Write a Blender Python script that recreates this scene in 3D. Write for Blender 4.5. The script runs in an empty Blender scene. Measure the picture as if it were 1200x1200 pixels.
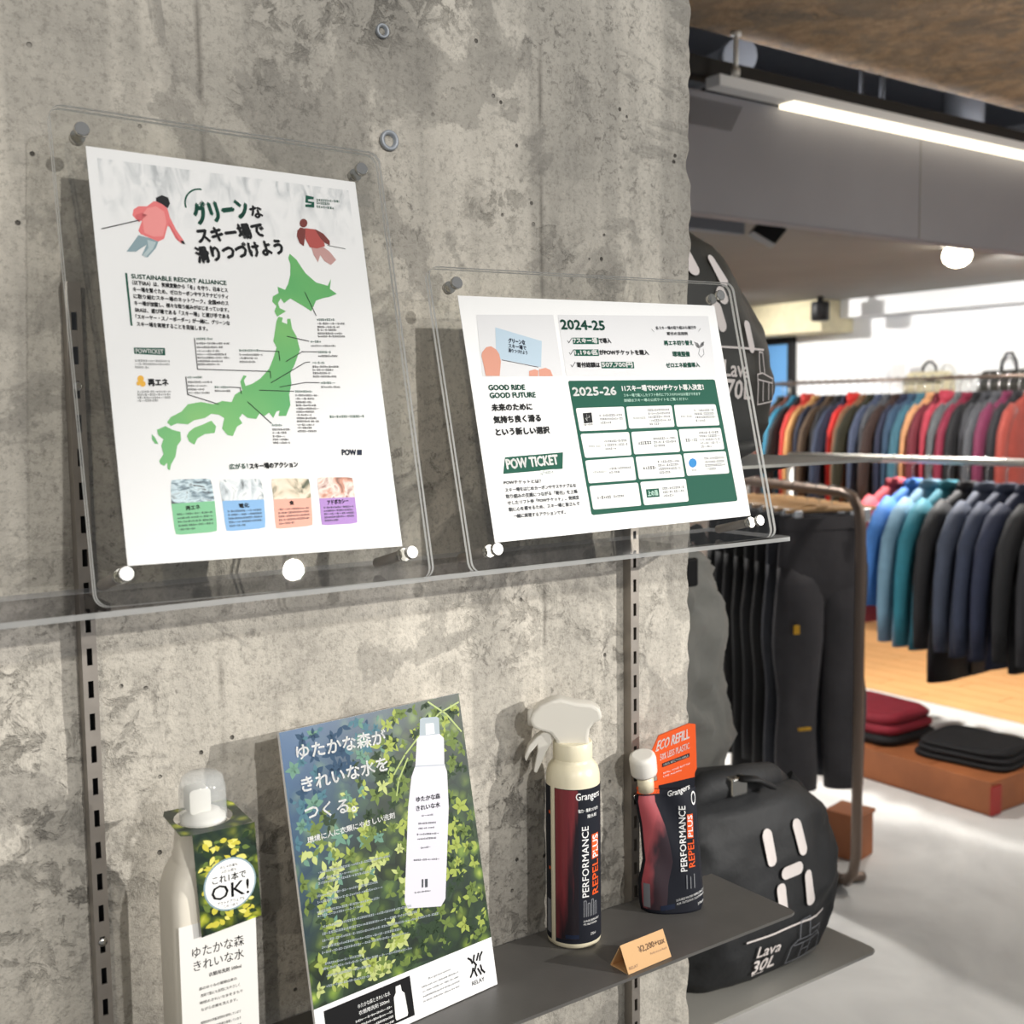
import bpy, bmesh, math, random
from mathutils import Vector, Matrix, Euler, noise

random.seed(7)
scene = bpy.context.scene
COL = scene.collection

# ------------------------------------------------------------------ camera
cam_data = bpy.data.cameras.new('camera')
cam_data.sensor_width = 36.0
cam_data.lens = 36.0 * 1334.29 / 1200.0
cam_data.clip_start = 0.02
cam_data.clip_end = 60
cam_data.dof.use_dof = True
cam_data.dof.focus_distance = 1.02
cam_data.dof.aperture_fstop = 9.0
cam = bpy.data.objects.new('camera', cam_data)
COL.objects.link(cam)

def rx(a): return Matrix.Rotation(a, 3, 'X')
def ry(a): return Matrix.Rotation(a, 3, 'Y')
def rz(a): return Matrix.Rotation(a, 3, 'Z')
YAW, PITCH, ROLL = math.radians(35.3786), math.radians(5.0412), math.radians(-0.7136)
BASE = Matrix(((1, 0, 0), (0, 0, -1), (0, 1, 0)))
RC = rz(ROLL) @ rx(PITCH) @ BASE @ rz(YAW)          # world -> camera (x right, y down, z forward)
cm = Matrix((RC[0], -RC[1], -RC[2])).transposed().to_4x4()
cm.translation = Vector((0, 0, 1.45))
cam.matrix_world = cm
scene.camera = cam

# ------------------------------------------------------------------ world, exposure, main lights
world = bpy.data.worlds.new('shop_ambient')
scene.world = world
world.use_nodes = True
bg = world.node_tree.nodes['Background']
bg.inputs['Color'].default_value = (0.93, 0.96, 1.0, 1)
bg.inputs['Strength'].default_value = 0.27
scene.view_settings.view_transform = 'Standard'
scene.view_settings.look = 'None'
scene.view_settings.gamma = 1.0
scene.view_settings.use_curve_mapping = False
scene.view_settings.exposure = 0.16
try:
    scene.cycles.transparent_max_bounces = 24
    scene.cycles.caustics_reflective = False
    scene.cycles.caustics_refractive = False
except Exception:
    pass

def spot(name, loc, target, power, angle, blend, color, radius):
    d = bpy.data.lights.new(name, 'SPOT')
    d.energy = power; d.spot_size = math.radians(angle); d.spot_blend = blend
    d.color = color; d.shadow_soft_size = radius
    o = bpy.data.objects.new(name, d); COL.objects.link(o)
    o.location = loc
    o.rotation_euler = (Vector(target) - Vector(loc)).to_track_quat('-Z', 'Y').to_euler()
    return o
# four ceiling track spots behind the photographer, aimed at the concrete column
SPOT_A = (2.80, -1.80, 2.04)
SPOT_B = (1.553, -1.80, 2.249)
SPOT_C = (-1.10, -1.70, 2.25)
spot('spot_light_a', SPOT_A, (0.62, 0.885, 0.86), 400, 23.5, 0.5, (1.0, 0.965, 0.91), 0.020)
spot('spot_light_b', SPOT_B, (0.42, 0.885, 1.50), 30, 50, 0.7, (1.0, 0.96, 0.91), 0.030)
spot('spot_light_d', (0.50, -1.80, 2.35), (0.42, 0.885, 1.68), 132, 40, 0.8, (1.0, 0.98, 0.95), 0.030)
spot('spot_light_c', SPOT_C, (0.10, 0.885, 1.25), 55, 36, 0.9, (1.0, 0.91, 0.77), 0.030)

# ------------------------------------------------------------------ object helpers
def setp(o, label=None, cat=None, group=None, kind=None):
    if label: o['label'] = label
    if cat: o['category'] = cat
    if group: o['group'] = group
    if kind: o['kind'] = kind
    return o

def empty(name, loc=(0, 0, 0), rot=None, label=None, cat=None, group=None):
    o = bpy.data.objects.new(name, None)
    o.empty_display_size = 0.05
    COL.objects.link(o)
    m = (rot.to_4x4() if rot is not None else Matrix.Identity(4))
    m.translation = Vector(loc)
    o.matrix_world = m
    return setp(o, label, cat, group)

class MB:
    """mesh builder"""
    def __init__(s): s.v = []; s.f = []; s.mi = []; s.sm = []
    def add(s, vs, fs, mi=0, smooth=False):
        b = len(s.v); s.v += [tuple(q) for q in vs]
        for f in fs: s.f.append(tuple(b + i for i in f)); s.mi.append(mi); s.sm.append(smooth)
    def box(s, x0, y0, z0, x1, y1, z1, mi=0):
        s.add([(x0, y0, z0), (x1, y0, z0), (x1, y1, z0), (x0, y1, z0), (x0, y0, z1), (x1, y0, z1), (x1, y1, z1), (x0, y1, z1)],
              [(0, 3, 2, 1), (4, 5, 6, 7), (0, 1, 5, 4), (1, 2, 6, 5), (2, 3, 7, 6), (3, 0, 4, 7)], mi)
    def rings(s, rings, mi=0, smooth=True, cap=True, closed=True):
        n = len(rings[0]); vs = [q for r in rings for q in r]; fs = []
        for k in range(len(rings) - 1):
            for i in range(n if closed else n - 1):
                j = (i + 1) % n
                fs.append((k * n + i, k * n + j, (k + 1) * n + j, (k + 1) * n + i))
        s.add(vs, fs, mi, smooth)
        if cap:
            b = len(s.v) - len(vs)
            s.f.append(tuple(b + i for i in reversed(range(n)))); s.mi.append(mi); s.sm.append(False)
            s.f.append(tuple(b + (len(rings) - 1) * n + i for i in range(n))); s.mi.append(mi); s.sm.append(False)
    def lathe(s, prof, n=28, cx=0, cy=0, mi=0, smooth=True, cap=True):
        s.rings([[(cx + r * math.cos(2 * math.pi * i / n), cy + r * math.sin(2 * math.pi * i / n), z) for i in range(n)] for r, z in prof], mi, smooth, cap)
    def tube(s, path, rad, n=8, mi=0, smooth=True, cap=True, flat=1.0, sq=1.0):
        path = [Vector(q) for q in path]
        if not isinstance(rad, (list, tuple)): rad = [rad] * len(path)
        rs = []; up = None
        for i, q in enumerate(path):
            t = (path[min(i + 1, len(path) - 1)] - path[max(i - 1, 0)]).normalized()
            if up is None:
                up = Vector((0, 0, 1)) if abs(t.z) < 0.9 else Vector((0, 1, 0))
            a = t.cross(up).normalized(); b = a.cross(t).normalized(); up = b
            rs.append([q + a * rad[i] * math.cos(2 * math.pi * k / n) + b * rad[i] * flat * math.sin(2 * math.pi * k / n) for k in range(n)])
        if sq != 1.0: rs = [[Vector((v.x, q.y + (v.y - q.y) * sq, v.z)) for v in r] for q, r in zip(path, rs)]
        s.rings(rs, mi, smooth, cap)
    def prism(s, poly, y0, y1, mi=0, smooth=False):
        """polygon in XZ extruded along Y"""
        n = len(poly)
        vs = [(x, y0, z) for x, z in poly] + [(x, y1, z) for x, z in poly]
        s.add(vs, [tuple(range(n)), tuple(reversed(range(n, 2 * n)))], mi)
        s.add(vs, [(i, i + n, (i + 1) % n + n, (i + 1) % n) for i in range(n)], mi, smooth)
    def build(s, name, mat, parent=None, kind=None, bevel=0, seg=2, subsurf=0):
        me = bpy.data.meshes.new(name)
        me.from_pydata(s.v, [], s.f)
        for m in (mat if isinstance(mat, (list, tuple)) else [mat]): me.materials.append(MAT[m] if isinstance(m, str) else m)
        me.polygons.foreach_set('material_index', s.mi)
        me.polygons.foreach_set('use_smooth', s.sm)
        bm = bmesh.new(); bm.from_mesh(me)
        bmesh.ops.recalc_face_normals(bm, faces=bm.faces)
        if bevel:
            bmesh.ops.remove_doubles(bm, verts=bm.verts, dist=1e-6)
            es = [e for e in bm.edges if len(e.link_faces) == 2 and e.calc_face_angle(0) > 0.6]
            bmesh.ops.bevel(bm, geom=es, offset=bevel, segments=seg, profile=0.5, affect='EDGES', clamp_overlap=True)
        bm.to_mesh(me); bm.free()
        o = bpy.data.objects.new(name, me); COL.objects.link(o)
        if parent is not None: o.parent = parent
        if subsurf:
            md = o.modifiers.new('smooth', 'SUBSURF'); md.levels = subsurf; md.render_levels = subsurf
        if kind: o['kind'] = kind
        return o

def copy_tree(o, parent=None):
    c = o.copy(); COL.objects.link(c); c.parent = parent
    for ch in list(o.children): copy_tree(ch, c)
    return c

def rrect(w, h, r, n=4, cx=0, cz=0):
    pts = []
    for sx, sz, a0 in ((1, 1, 0), (-1, 1, 90), (-1, -1, 180), (1, -1, 270)):
        for i in range(n + 1):
            a = math.radians(a0 + 90 * i / n)
            pts.append((cx + sx * (w / 2 - r) + r * math.cos(a), cz + sz * (h / 2 - r) + r * math.sin(a)))
    return pts

def sring(a, b, n, e, z, cx=0, cy=0, ph=0):
    out = []
    for i in range(n):
        t = 2 * math.pi * i / n + ph
        c, s_ = math.cos(t), math.sin(t)
        out.append((cx + a * math.copysign(abs(c) ** (2 / e), c), cy + b * math.copysign(abs(s_) ** (2 / e), s_), z))
    return out

# ------------------------------------------------------------------ materials
MAT = {}
def srgb(c):
    if isinstance(c, str):
        c = c.lstrip('#'); c = [int(c[i:i + 2], 16) / 255 for i in (0, 2, 4)]
    return tuple(((x / 12.92) if x <= 0.04045 else ((x + 0.055) / 1.055) ** 2.4) for x in c) + (1,)

def mat(name, col, rough=0.6, metal=0, spec=0.5, var=0, vscale=20, bump=0, bscale=60, emit=0, coat=0, trans=0, alpha=1, sheen=0):
    m = bpy.data.materials.new(name); m.use_nodes = True
    nt = m.node_tree; N = nt.nodes; L = nt.links; p = N['Principled BSDF']
    c = srgb(col)
    p.inputs['Base Color'].default_value = c
    p.inputs['Roughness'].default_value = rough
    p.inputs['Metallic'].default_value = metal
    p.inputs['Specular IOR Level'].default_value = spec
    p.inputs['Coat Weight'].default_value = coat
    p.inputs['Transmission Weight'].default_value = trans
    p.inputs['Alpha'].default_value = alpha
    p.inputs['Sheen Weight'].default_value = sheen
    if emit:
        p.inputs['Emission Color'].default_value = c; p.inputs['Emission Strength'].default_value = emit
    if var or bump:
        tc = N.new('ShaderNodeTexCoord')
    if var:
        nz = N.new('ShaderNodeTexNoise'); nz.inputs['Scale'].default_value = vscale; nz.inputs['Detail'].default_value = 5
        L.new(tc.outputs['Object'], nz.inputs['Vector'])
        rp = N.new('ShaderNodeValToRGB')
        rp.color_ramp.elements[0].position = 0.3; rp.color_ramp.elements[1].position = 0.7
        rp.color_ramp.elements[0].color = tuple(x * (1 - var) for x in c[:3]) + (1,)
        rp.color_ramp.elements[1].color = tuple(min(1, x * (1 + var)) for x in c[:3]) + (1,)
        L.new(nz.outputs['Fac'], rp.inputs['Fac']); L.new(rp.outputs['Color'], p.inputs['Base Color'])
    if bump:
        n2 = N.new('ShaderNodeTexNoise'); n2.inputs['Scale'].default_value = bscale; n2.inputs['Detail'].default_value = 4
        L.new(tc.outputs['Object'], n2.inputs['Vector'])
        b = N.new('ShaderNodeBump'); b.inputs['Strength'].default_value = bump; b.inputs['Distance'].default_value = 0.01
        L.new(n2.outputs['Fac'], b.inputs['Height']); L.new(b.outputs['Normal'], p.inputs['Normal'])
    MAT[name] = m
    return m

def acrylic(name, tint, edge=False):
    m = bpy.data.materials.new(name); m.use_nodes = True
    nt = m.node_tree; N = nt.nodes; L = nt.links; N.clear()
    out = N.new('ShaderNodeOutputMaterial'); mix = N.new('ShaderNodeMixShader')
    tr = N.new('ShaderNodeBsdfTransparent'); tr.inputs['Color'].default_value = tint
    if edge:  # whitish edge colour stands in for light guided through the sheet
        g1 = N.new('ShaderNodeBsdfPrincipled'); g1.inputs['Base Color'].default_value = (0.93, 0.95, 0.94, 1); g1.inputs['Roughness'].default_value = 0.12
        g2 = N.new('ShaderNodeBsdfTranslucent'); g2.inputs['Color'].default_value = (0.97, 0.98, 0.97, 1)
        g = N.new('ShaderNodeMixShader'); g.inputs[0].default_value = 0.5; L.new(g1.outputs[0], g.inputs[1]); L.new(g2.outputs[0], g.inputs[2])
        mix.inputs['Fac'].default_value = edge
    else:
        g = N.new('ShaderNodeBsdfGlossy'); g.inputs['Roughness'].default_value = 0.012
        fr = N.new('ShaderNodeFresnel'); fr.inputs['IOR'].default_value = 1.45
        geo = N.new('ShaderNodeNewGeometry'); inv = N.new('ShaderNodeMath'); inv.operation = 'SUBTRACT'; inv.inputs[0].default_value = 1.0
        mul = N.new('ShaderNodeMath'); mul.operation = 'MULTIPLY'
        L.new(geo.outputs['Backfacing'], inv.inputs[1]); L.new(inv.outputs[0], mul.inputs[0]); L.new(fr.outputs['Fac'], mul.inputs[1])
        L.new(mul.outputs[0], mix.inputs['Fac'])
    L.new(tr.outputs[0], mix.inputs[1]); L.new(g.outputs[0], mix.inputs[2]); L.new(mix.outputs[0], out.inputs['Surface'])
    MAT[name] = m

acrylic('acrylic', (0.985, 0.985, 0.98, 1)); acrylic('acrylic_edge', (0.9, 0.9, 0.9, 1), 0.9)
acrylic('smoke', (0.80, 0.80, 0.82, 1)); acrylic('smoke_edge', (0.7, 0.7, 0.72, 1), 0.5)
acrylic('clear_cap', (0.93, 0.94, 0.94, 1))
PRINT = dict(green='#075341', ink='#1b1b1d', white='#f4f4f3', grey='#8d8f90', slate='#4a4d52', navy='#232b3f', pink='#ee7f80', salmon='#b5544f',
             maroon='#7b3b36', denim='#8fa6ae', amber='#f0b84a', palegrey='#dfdfe2', cardpale='#b9cddd', skin='#d99a86', mint='#bfe0d2', skyblue='#2f86c8',
             lavender='#d6d4dd', capgrey='#a9b4bb', cardgreen='#86c79a', cardblue='#8fbbe8', cardpink='#f5b3a2', cardviolet='#b58fd0', black='#151517',
             orange='#f0602c', cream='#eee7cf', red='#6d2a2c', labelblack='#20222a', bagwhite='#efe6e2', labelgrey='#7d7f84', kraft='#d8ad7c', pinkpale='#f59a98', pinkdark='#d9696d', denimpale='#b9c9cd', maroonpale='#c79c98')
for k, c in PRINT.items(): mat('print_' + k, c, 0.6, spec=0.15)
mat('paper', '#f2f2f3', 0.55, spec=0.3)
mat('chrome', '#cfcdc8', 0.18, 1)
mat('clear_rod', '#d9d8d0', 0.15, 0, alpha=0.7)
mat('steel', '#9b948c', 0.42, 0.6, var=0.08, vscale=60)
mat('dark_steel', '#2b2a29', 0.5, 0.3)
mat('shelf_paint', '#62605d', 0.42, 0.2, var=0.06, vscale=30, bump=0.02, bscale=400)
mat('shelf_grey', '#b0aea7', 0.4, 0.2)
mat('white_plastic', '#efece4', 0.35)
mat('cream_plastic', '#e9e0c4', 0.32)
mat('frost', '#e8e4da', 0.3, alpha=0.82)
mat('clear_plastic', '#dfe3e3', 0.12, alpha=0.30)
mat('bottle_white', '#e9e2d3', 0.38)
mat('label_lit_white', '#ebe9e4', 0.45)  # whiter than the bottle body: lighting of the front put into colour
mat('bag_fabric', '#242527', 0.66, var=0.25, vscale=14, bump=0.5, bscale=14)
mat('bag_strap', '#141416', 0.65)
mat('bag_olive', '#35342f', 0.6, var=0.2, vscale=12, bump=0.4, bscale=13)
mat('grey_fabric', '#a3a29b', 0.62, var=0.3, vscale=6, bump=0.8, bscale=9)
mat('rail_white', '#e9e6de', 0.3, 0.2)
mat('tube_bronze', '#7d6d62', 0.35, 0.6)
mat('hanger_wood', '#c9a071', 0.45)
mat('hanger_chrome', '#dcdcdc', 0.2, 0.9)
mat('wood_crate', '#a3623a', 0.6, var=0.18, vscale=6)
mat('wood_plank', '#dda86f', 0.5, var=0.10, vscale=4)
mat('crate_red', '#a5322c', 0.6)
mat('wall_white', '#eef0f2', 0.7)
mat('dark_void', '#8a8f98', 0.8)
mat('pipe_grey', '#a2a7ad', 0.5, 0.3)
mat('soffit_grey', '#858480', 0.75, var=0.05, vscale=3)
mat('duct_grey', '#88888f', 0.5, 0.1, var=0.04, vscale=4)
mat('black_metal', '#17181a', 0.5, 0.2)
mat('beige_bag', '#cfc6a6', 0.7, var=0.08)
mat('lamp_glow', '#fff2da', 0.5, emit=10)
mat('led_glow', '#fff3d8', 0.5, emit=1.8)
mat('void_fill', '#f2f4ff', 0.5, emit=12.0)  # glow of the strip added to brighten the ceiling void
mat('window_glow', '#5f93c4', 0.4, emit=0.45)
mat('tag_white', '#e6e6e6', 0.6)
mat('yellow_tag', '#d6a322', 0.5)

def concrete(name, base, light, dark, seed=0.0, rough=0.85, joints=()):
    m = bpy.data.materials.new(name); m.use_nodes = True
    nt = m.node_tree; N = nt.nodes; L = nt.links; p = N['Principled BSDF']
    p.inputs['Roughness'].default_value = rough; p.inputs['Specular IOR Level'].default_value = 0.3
    tc = N.new('ShaderNodeTexCoord'); mp = N.new('ShaderNodeMapping'); mp.inputs['Location'].default_value = (seed, seed * 0.7, seed * 1.3)
    L.new(tc.outputs['Object'], mp.inputs['Vector'])
    def nz(scale, detail, rgh=0.55, dist=0, src=mp):
        n = N.new('ShaderNodeTexNoise'); n.inputs['Scale'].default_value = scale; n.inputs['Detail'].default_value = detail
        n.inputs['Roughness'].default_value = rgh; n.inputs['Distortion'].default_value = dist
        L.new(src.outputs[0], n.inputs['Vector']); return n.outputs['Fac']
    def ramp(f, a, b, ca=(0, 0, 0, 1), cb=(1, 1, 1, 1)):
        r = N.new('ShaderNodeValToRGB'); r.color_ramp.elements[0].position = a; r.color_ramp.elements[1].position = b
        r.color_ramp.elements[0].color = ca; r.color_ramp.elements[1].color = cb
        L.new(f, r.inputs['Fac']); return r.outputs['Color']
    def mixc(f, a, b, mode='MIX', fac=None):
        x = N.new('ShaderNodeMix'); x.data_type = 'RGBA'; x.blend_type = mode
        if f is not None: L.new(f, x.inputs[0])
        else: x.inputs[0].default_value = fac
        for s_, q in ((6, a), (7, b)):
            if isinstance(q, tuple): x.inputs[s_].default_value = q
            else: L.new(q, x.inputs[s_])
        return x.outputs[2]
    def mth(op, a, b):
        x = N.new('ShaderNodeMath'); x.operation = op
        for i, q in enumerate((a, b)):
            if isinstance(q, (int, float)): x.inputs[i].default_value = q
            else: L.new(q, x.inputs[i])
        return x.outputs[0]
    st = N.new('ShaderNodeMapping'); st.inputs['Scale'].default_value = (9, 9, 0.9); L.new(tc.outputs['Object'], st.inputs['Vector'])
    c = mixc(ramp(nz(2.4, 5, 0.62, 0.8), 0.34, 0.64), srgb(base), srgb(light))
    c = mixc(mth('MULTIPLY', ramp(nz(1.7, 5, 0.6, 1.2), 0.52, 0.70), 0.5), c, srgb(dark))
    c = mixc(mth('MULTIPLY', ramp(nz(3.0, 6, 0.6, 0, st), 0.45, 0.72), 0.45), c, srgb(dark))
    c = mixc(mth('MULTIPLY', ramp(nz(9, 8, 0.66, 0.9), 0.5, 0.66), 0.45), c, srgb(dark))
    # dark blotchy honeycombed zones
    zone = ramp(nz(4.2, 3, 0.5, 0.3), 0.52, 0.66)
    speck = ramp(nz(48, 6, 0.7, 0.6), 0.52, 0.60)
    c = mixc(mth('MULTIPLY', mth('MULTIPLY', zone, speck), 0.72), c, srgb('#4a463f'))
    c = mixc(mth('MULTIPLY', ramp(nz(150, 3, 0.6), 0.4, 0.75), 0.22), c, srgb('#e3ddd0'))
    # crisp grey patches, board-wide strips and fine grain
    c = mixc(mth('MULTIPLY', ramp(nz(5.0, 12, 0.62, 1.6), 0.545, 0.572), 0.42), c, srgb('#78756f'))
    st2 = N.new('ShaderNodeMapping'); st2.inputs['Scale'].default_value = (15, 15, 0.5); L.new(tc.outputs['Object'], st2.inputs['Vector'])
    c = mixc(mth('MULTIPLY', ramp(nz(1.0, 3, 0.5, 0.1, st2), 0.50, 0.56), 0.30), c, srgb('#7d7a74'))
    c = mixc(mth('MULTIPLY', ramp(nz(230, 4, 0.7), 0.50, 0.68), 0.38), c, srgb('#5c5953'))
    c = mixc(mth('MULTIPLY', mth('MULTIPLY', ramp(nz(95, 6, 0.75, 0.4), 0.55, 0.62), ramp(nz(3.3, 4, 0.55, 0.4), 0.46, 0.58)), 0.55), c, srgb('#4d4a45'))
    if joints:
        sxyz = N.new('ShaderNodeSeparateXYZ'); L.new(tc.outputs['Object'], sxyz.inputs[0])
        wob = mth('MULTIPLY', mth('SUBTRACT', nz(7, 3), 0.5), 0.006)
        for jx in joints:
            dd = mth('ABSOLUTE', mth('ADD', mth('SUBTRACT', sxyz.outputs['X'], jx), wob), 0)
            c = mixc(mth('MULTIPLY', ramp(dd, 0.0006, 0.0022, (1, 1, 1, 1), (0, 0, 0, 1)), mth('MULTIPLY', ramp(nz(9, 4), 0.42, 0.55), 0.6)), c, srgb('#55514a'))
    # pin holes
    vo = N.new('ShaderNodeTexVoronoi'); vo.inputs['Scale'].default_value = 55; vo.inputs['Randomness'].default_value = 1
    L.new(mp.outputs[0], vo.inputs['Vector'])
    hole = ramp(vo.outputs['Distance'], 0.07, 0.12, (1, 1, 1, 1), (0, 0, 0, 1))
    hmask = ramp(nz(13, 2), 0.56, 0.62)
    hl = mth('MULTIPLY', hole, hmask)
    c = mixc(mth('MULTIPLY', hl, 0.85), c, srgb('#35322e'))
    L.new(c, p.inputs['Base Color'])
    hgt = mth('ADD', mth('MULTIPLY', nz(60, 8, 0.65), 0.5), mth('MULTIPLY', mth('MULTIPLY', zone, speck), -0.5))
    hgt = mth('ADD', hgt, mth('MULTIPLY', hl, -1.2))
    hgt = mth('ADD', hgt, mth('MULTIPLY', nz(210, 4, 0.7), 0.35))
    hgt = mth('ADD', hgt, mth('MULTIPLY', nz(11, 5, 0.6, 0.8), 1.0))
    b = N.new('ShaderNodeBump'); b.inputs['Strength'].default_value = 0.75; b.inputs['Distance'].default_value = 0.006
    L.new(hgt, b.inputs['Height']); L.new(b.outputs['Normal'], p.inputs['Normal'])
    MAT[name] = m
concrete('concrete', '#b3aea4', '#dbd4c7', '#85817a', 0.0, joints=(0.335, 0.668))
concrete('concrete_brown', '#a98c6c', '#c2a584', '#6b553f', 3.1)

def floor_mat():
    m = bpy.data.materials.new('floor_concrete'); m.use_nodes = True
    nt = m.node_tree; N = nt.nodes; L = nt.links; p = N['Principled BSDF']
    p.inputs['Roughness'].default_value = 0.45
    tc = N.new('ShaderNodeTexCoord'); n1 = N.new('ShaderNodeTexNoise'); n1.inputs['Scale'].default_value = 2.2; n1.inputs['Detail'].default_value = 8; n1.inputs['Distortion'].default_value = 1.5
    L.new(tc.outputs['Object'], n1.inputs['Vector'])
    r = N.new('ShaderNodeValToRGB'); r.color_ramp.elements[0].position = 0.3; r.color_ramp.elements[1].position = 0.72
    r.color_ramp.elements[0].color = srgb('#c6c6c4'); r.color_ramp.elements[1].color = srgb('#e4e4e1')
    L.new(n1.outputs['Fac'], r.inputs['Fac']); L.new(r.outputs['Color'], p.inputs['Base Color'])
    MAT['floor_concrete'] = m
floor_mat()

def photo_mat(name, cols, scale, seed=0.0, stretch=(1, 1, 1), detail=6, dist=1.0):
    """flat printed picture: blotches of a few ink colours"""
    m = bpy.data.materials.new(name); m.use_nodes = True
    nt = m.node_tree; N = nt.nodes; L = nt.links; p = N['Principled BSDF']; p.inputs['Roughness'].default_value = 0.4
    tc = N.new('ShaderNodeTexCoord'); mp = N.new('ShaderNodeMapping'); mp.inputs['Location'].default_value = (seed, 0, seed); mp.inputs['Scale'].default_value = stretch
    L.new(tc.outputs['Object'], mp.inputs['Vector'])
    n1 = N.new('ShaderNodeTexNoise'); n1.inputs['Scale'].default_value = scale; n1.inputs['Detail'].default_value = detail; n1.inputs['Distortion'].default_value = dist
    L.new(mp.outputs[0], n1.inputs['Vector'])
    r = N.new('ShaderNodeValToRGB')
    while len(r.color_ramp.elements) < len(cols): r.color_ramp.elements.new(0.5)
    for i, c in enumerate(cols):
        r.color_ramp.elements[i].position = 0.3 + 0.4 * i / (len(cols) - 1); r.color_ramp.elements[i].color = srgb(c)
    L.new(n1.outputs['Fac'], r.inputs['Fac']); L.new(r.outputs['Color'], p.inputs['Base Color'])
    MAT['print_' + name] = m
    return m, N, L, p, tc, r
photo_mat('photo_station', ['#2b2f33', '#6f8794', '#cfe3ec', '#3b3d40'], 90, 1.0, (1, 1, 2.5))
photo_mat('photo_snow', ['#5d6468', '#c9d2d8', '#eef1f3', '#8c979d'], 80, 2.0, (1.5, 1, 1))
photo_mat('photo_food', ['#4d5137', '#d9c9b0', '#efe2cf', '#8a7a52'], 60, 3.0)
photo_mat('photo_shop', ['#5b3328', '#c98a72', '#f0ddd4', '#8a4636'], 90, 4.0)
photo_mat('mapgreen', ['#4aa565', '#58ad60', '#6db765', '#8cc46a'], 9, 5.0, detail=3, dist=0.3)
# snowy forest band on the ski poster, inked lighter towards its lower border
m, N, L, p, tc, r = photo_mat('snow_forest', ['#b9bcbf', '#dadcde', '#f0f0f1', '#f4f4f5'], 60, 6.0, (1.6, 1, 0.7))
sx = N.new('ShaderNodeSeparateXYZ'); L.new(tc.outputs['Object'], sx.inputs[0])
mr = N.new('ShaderNodeMapRange'); mr.inputs['From Min'].default_value = 0.085; mr.inputs['From Max'].default_value = 0.135
nzz = N.new('ShaderNodeTexNoise'); nzz.inputs['Scale'].default_value = 14; L.new(tc.outputs['Object'], nzz.inputs['Vector'])
ad = N.new('ShaderNodeMath'); ad.operation = 'MULTIPLY_ADD'; ad.inputs[1].default_value = 0.05; L.new(nzz.outputs['Fac'], ad.inputs[0])
L.new(sx.outputs['Z'], ad.inputs[2]); sb = N.new('ShaderNodeMath'); sb.operation = 'SUBTRACT'; sb.inputs[1].default_value = 0.025; L.new(ad.outputs[0], sb.inputs[0]); L.new(sb.outputs[0], mr.inputs['Value'])
mx = N.new('ShaderNodeMix'); mx.data_type = 'RGBA'; L.new(mr.outputs[0], mx.inputs[0]); mx.inputs[6].default_value = srgb('#f2f2f3'); L.new(r.outputs['Color'], mx.inputs[7]); L.new(mx.outputs[2], p.inputs['Base Color'])

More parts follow.
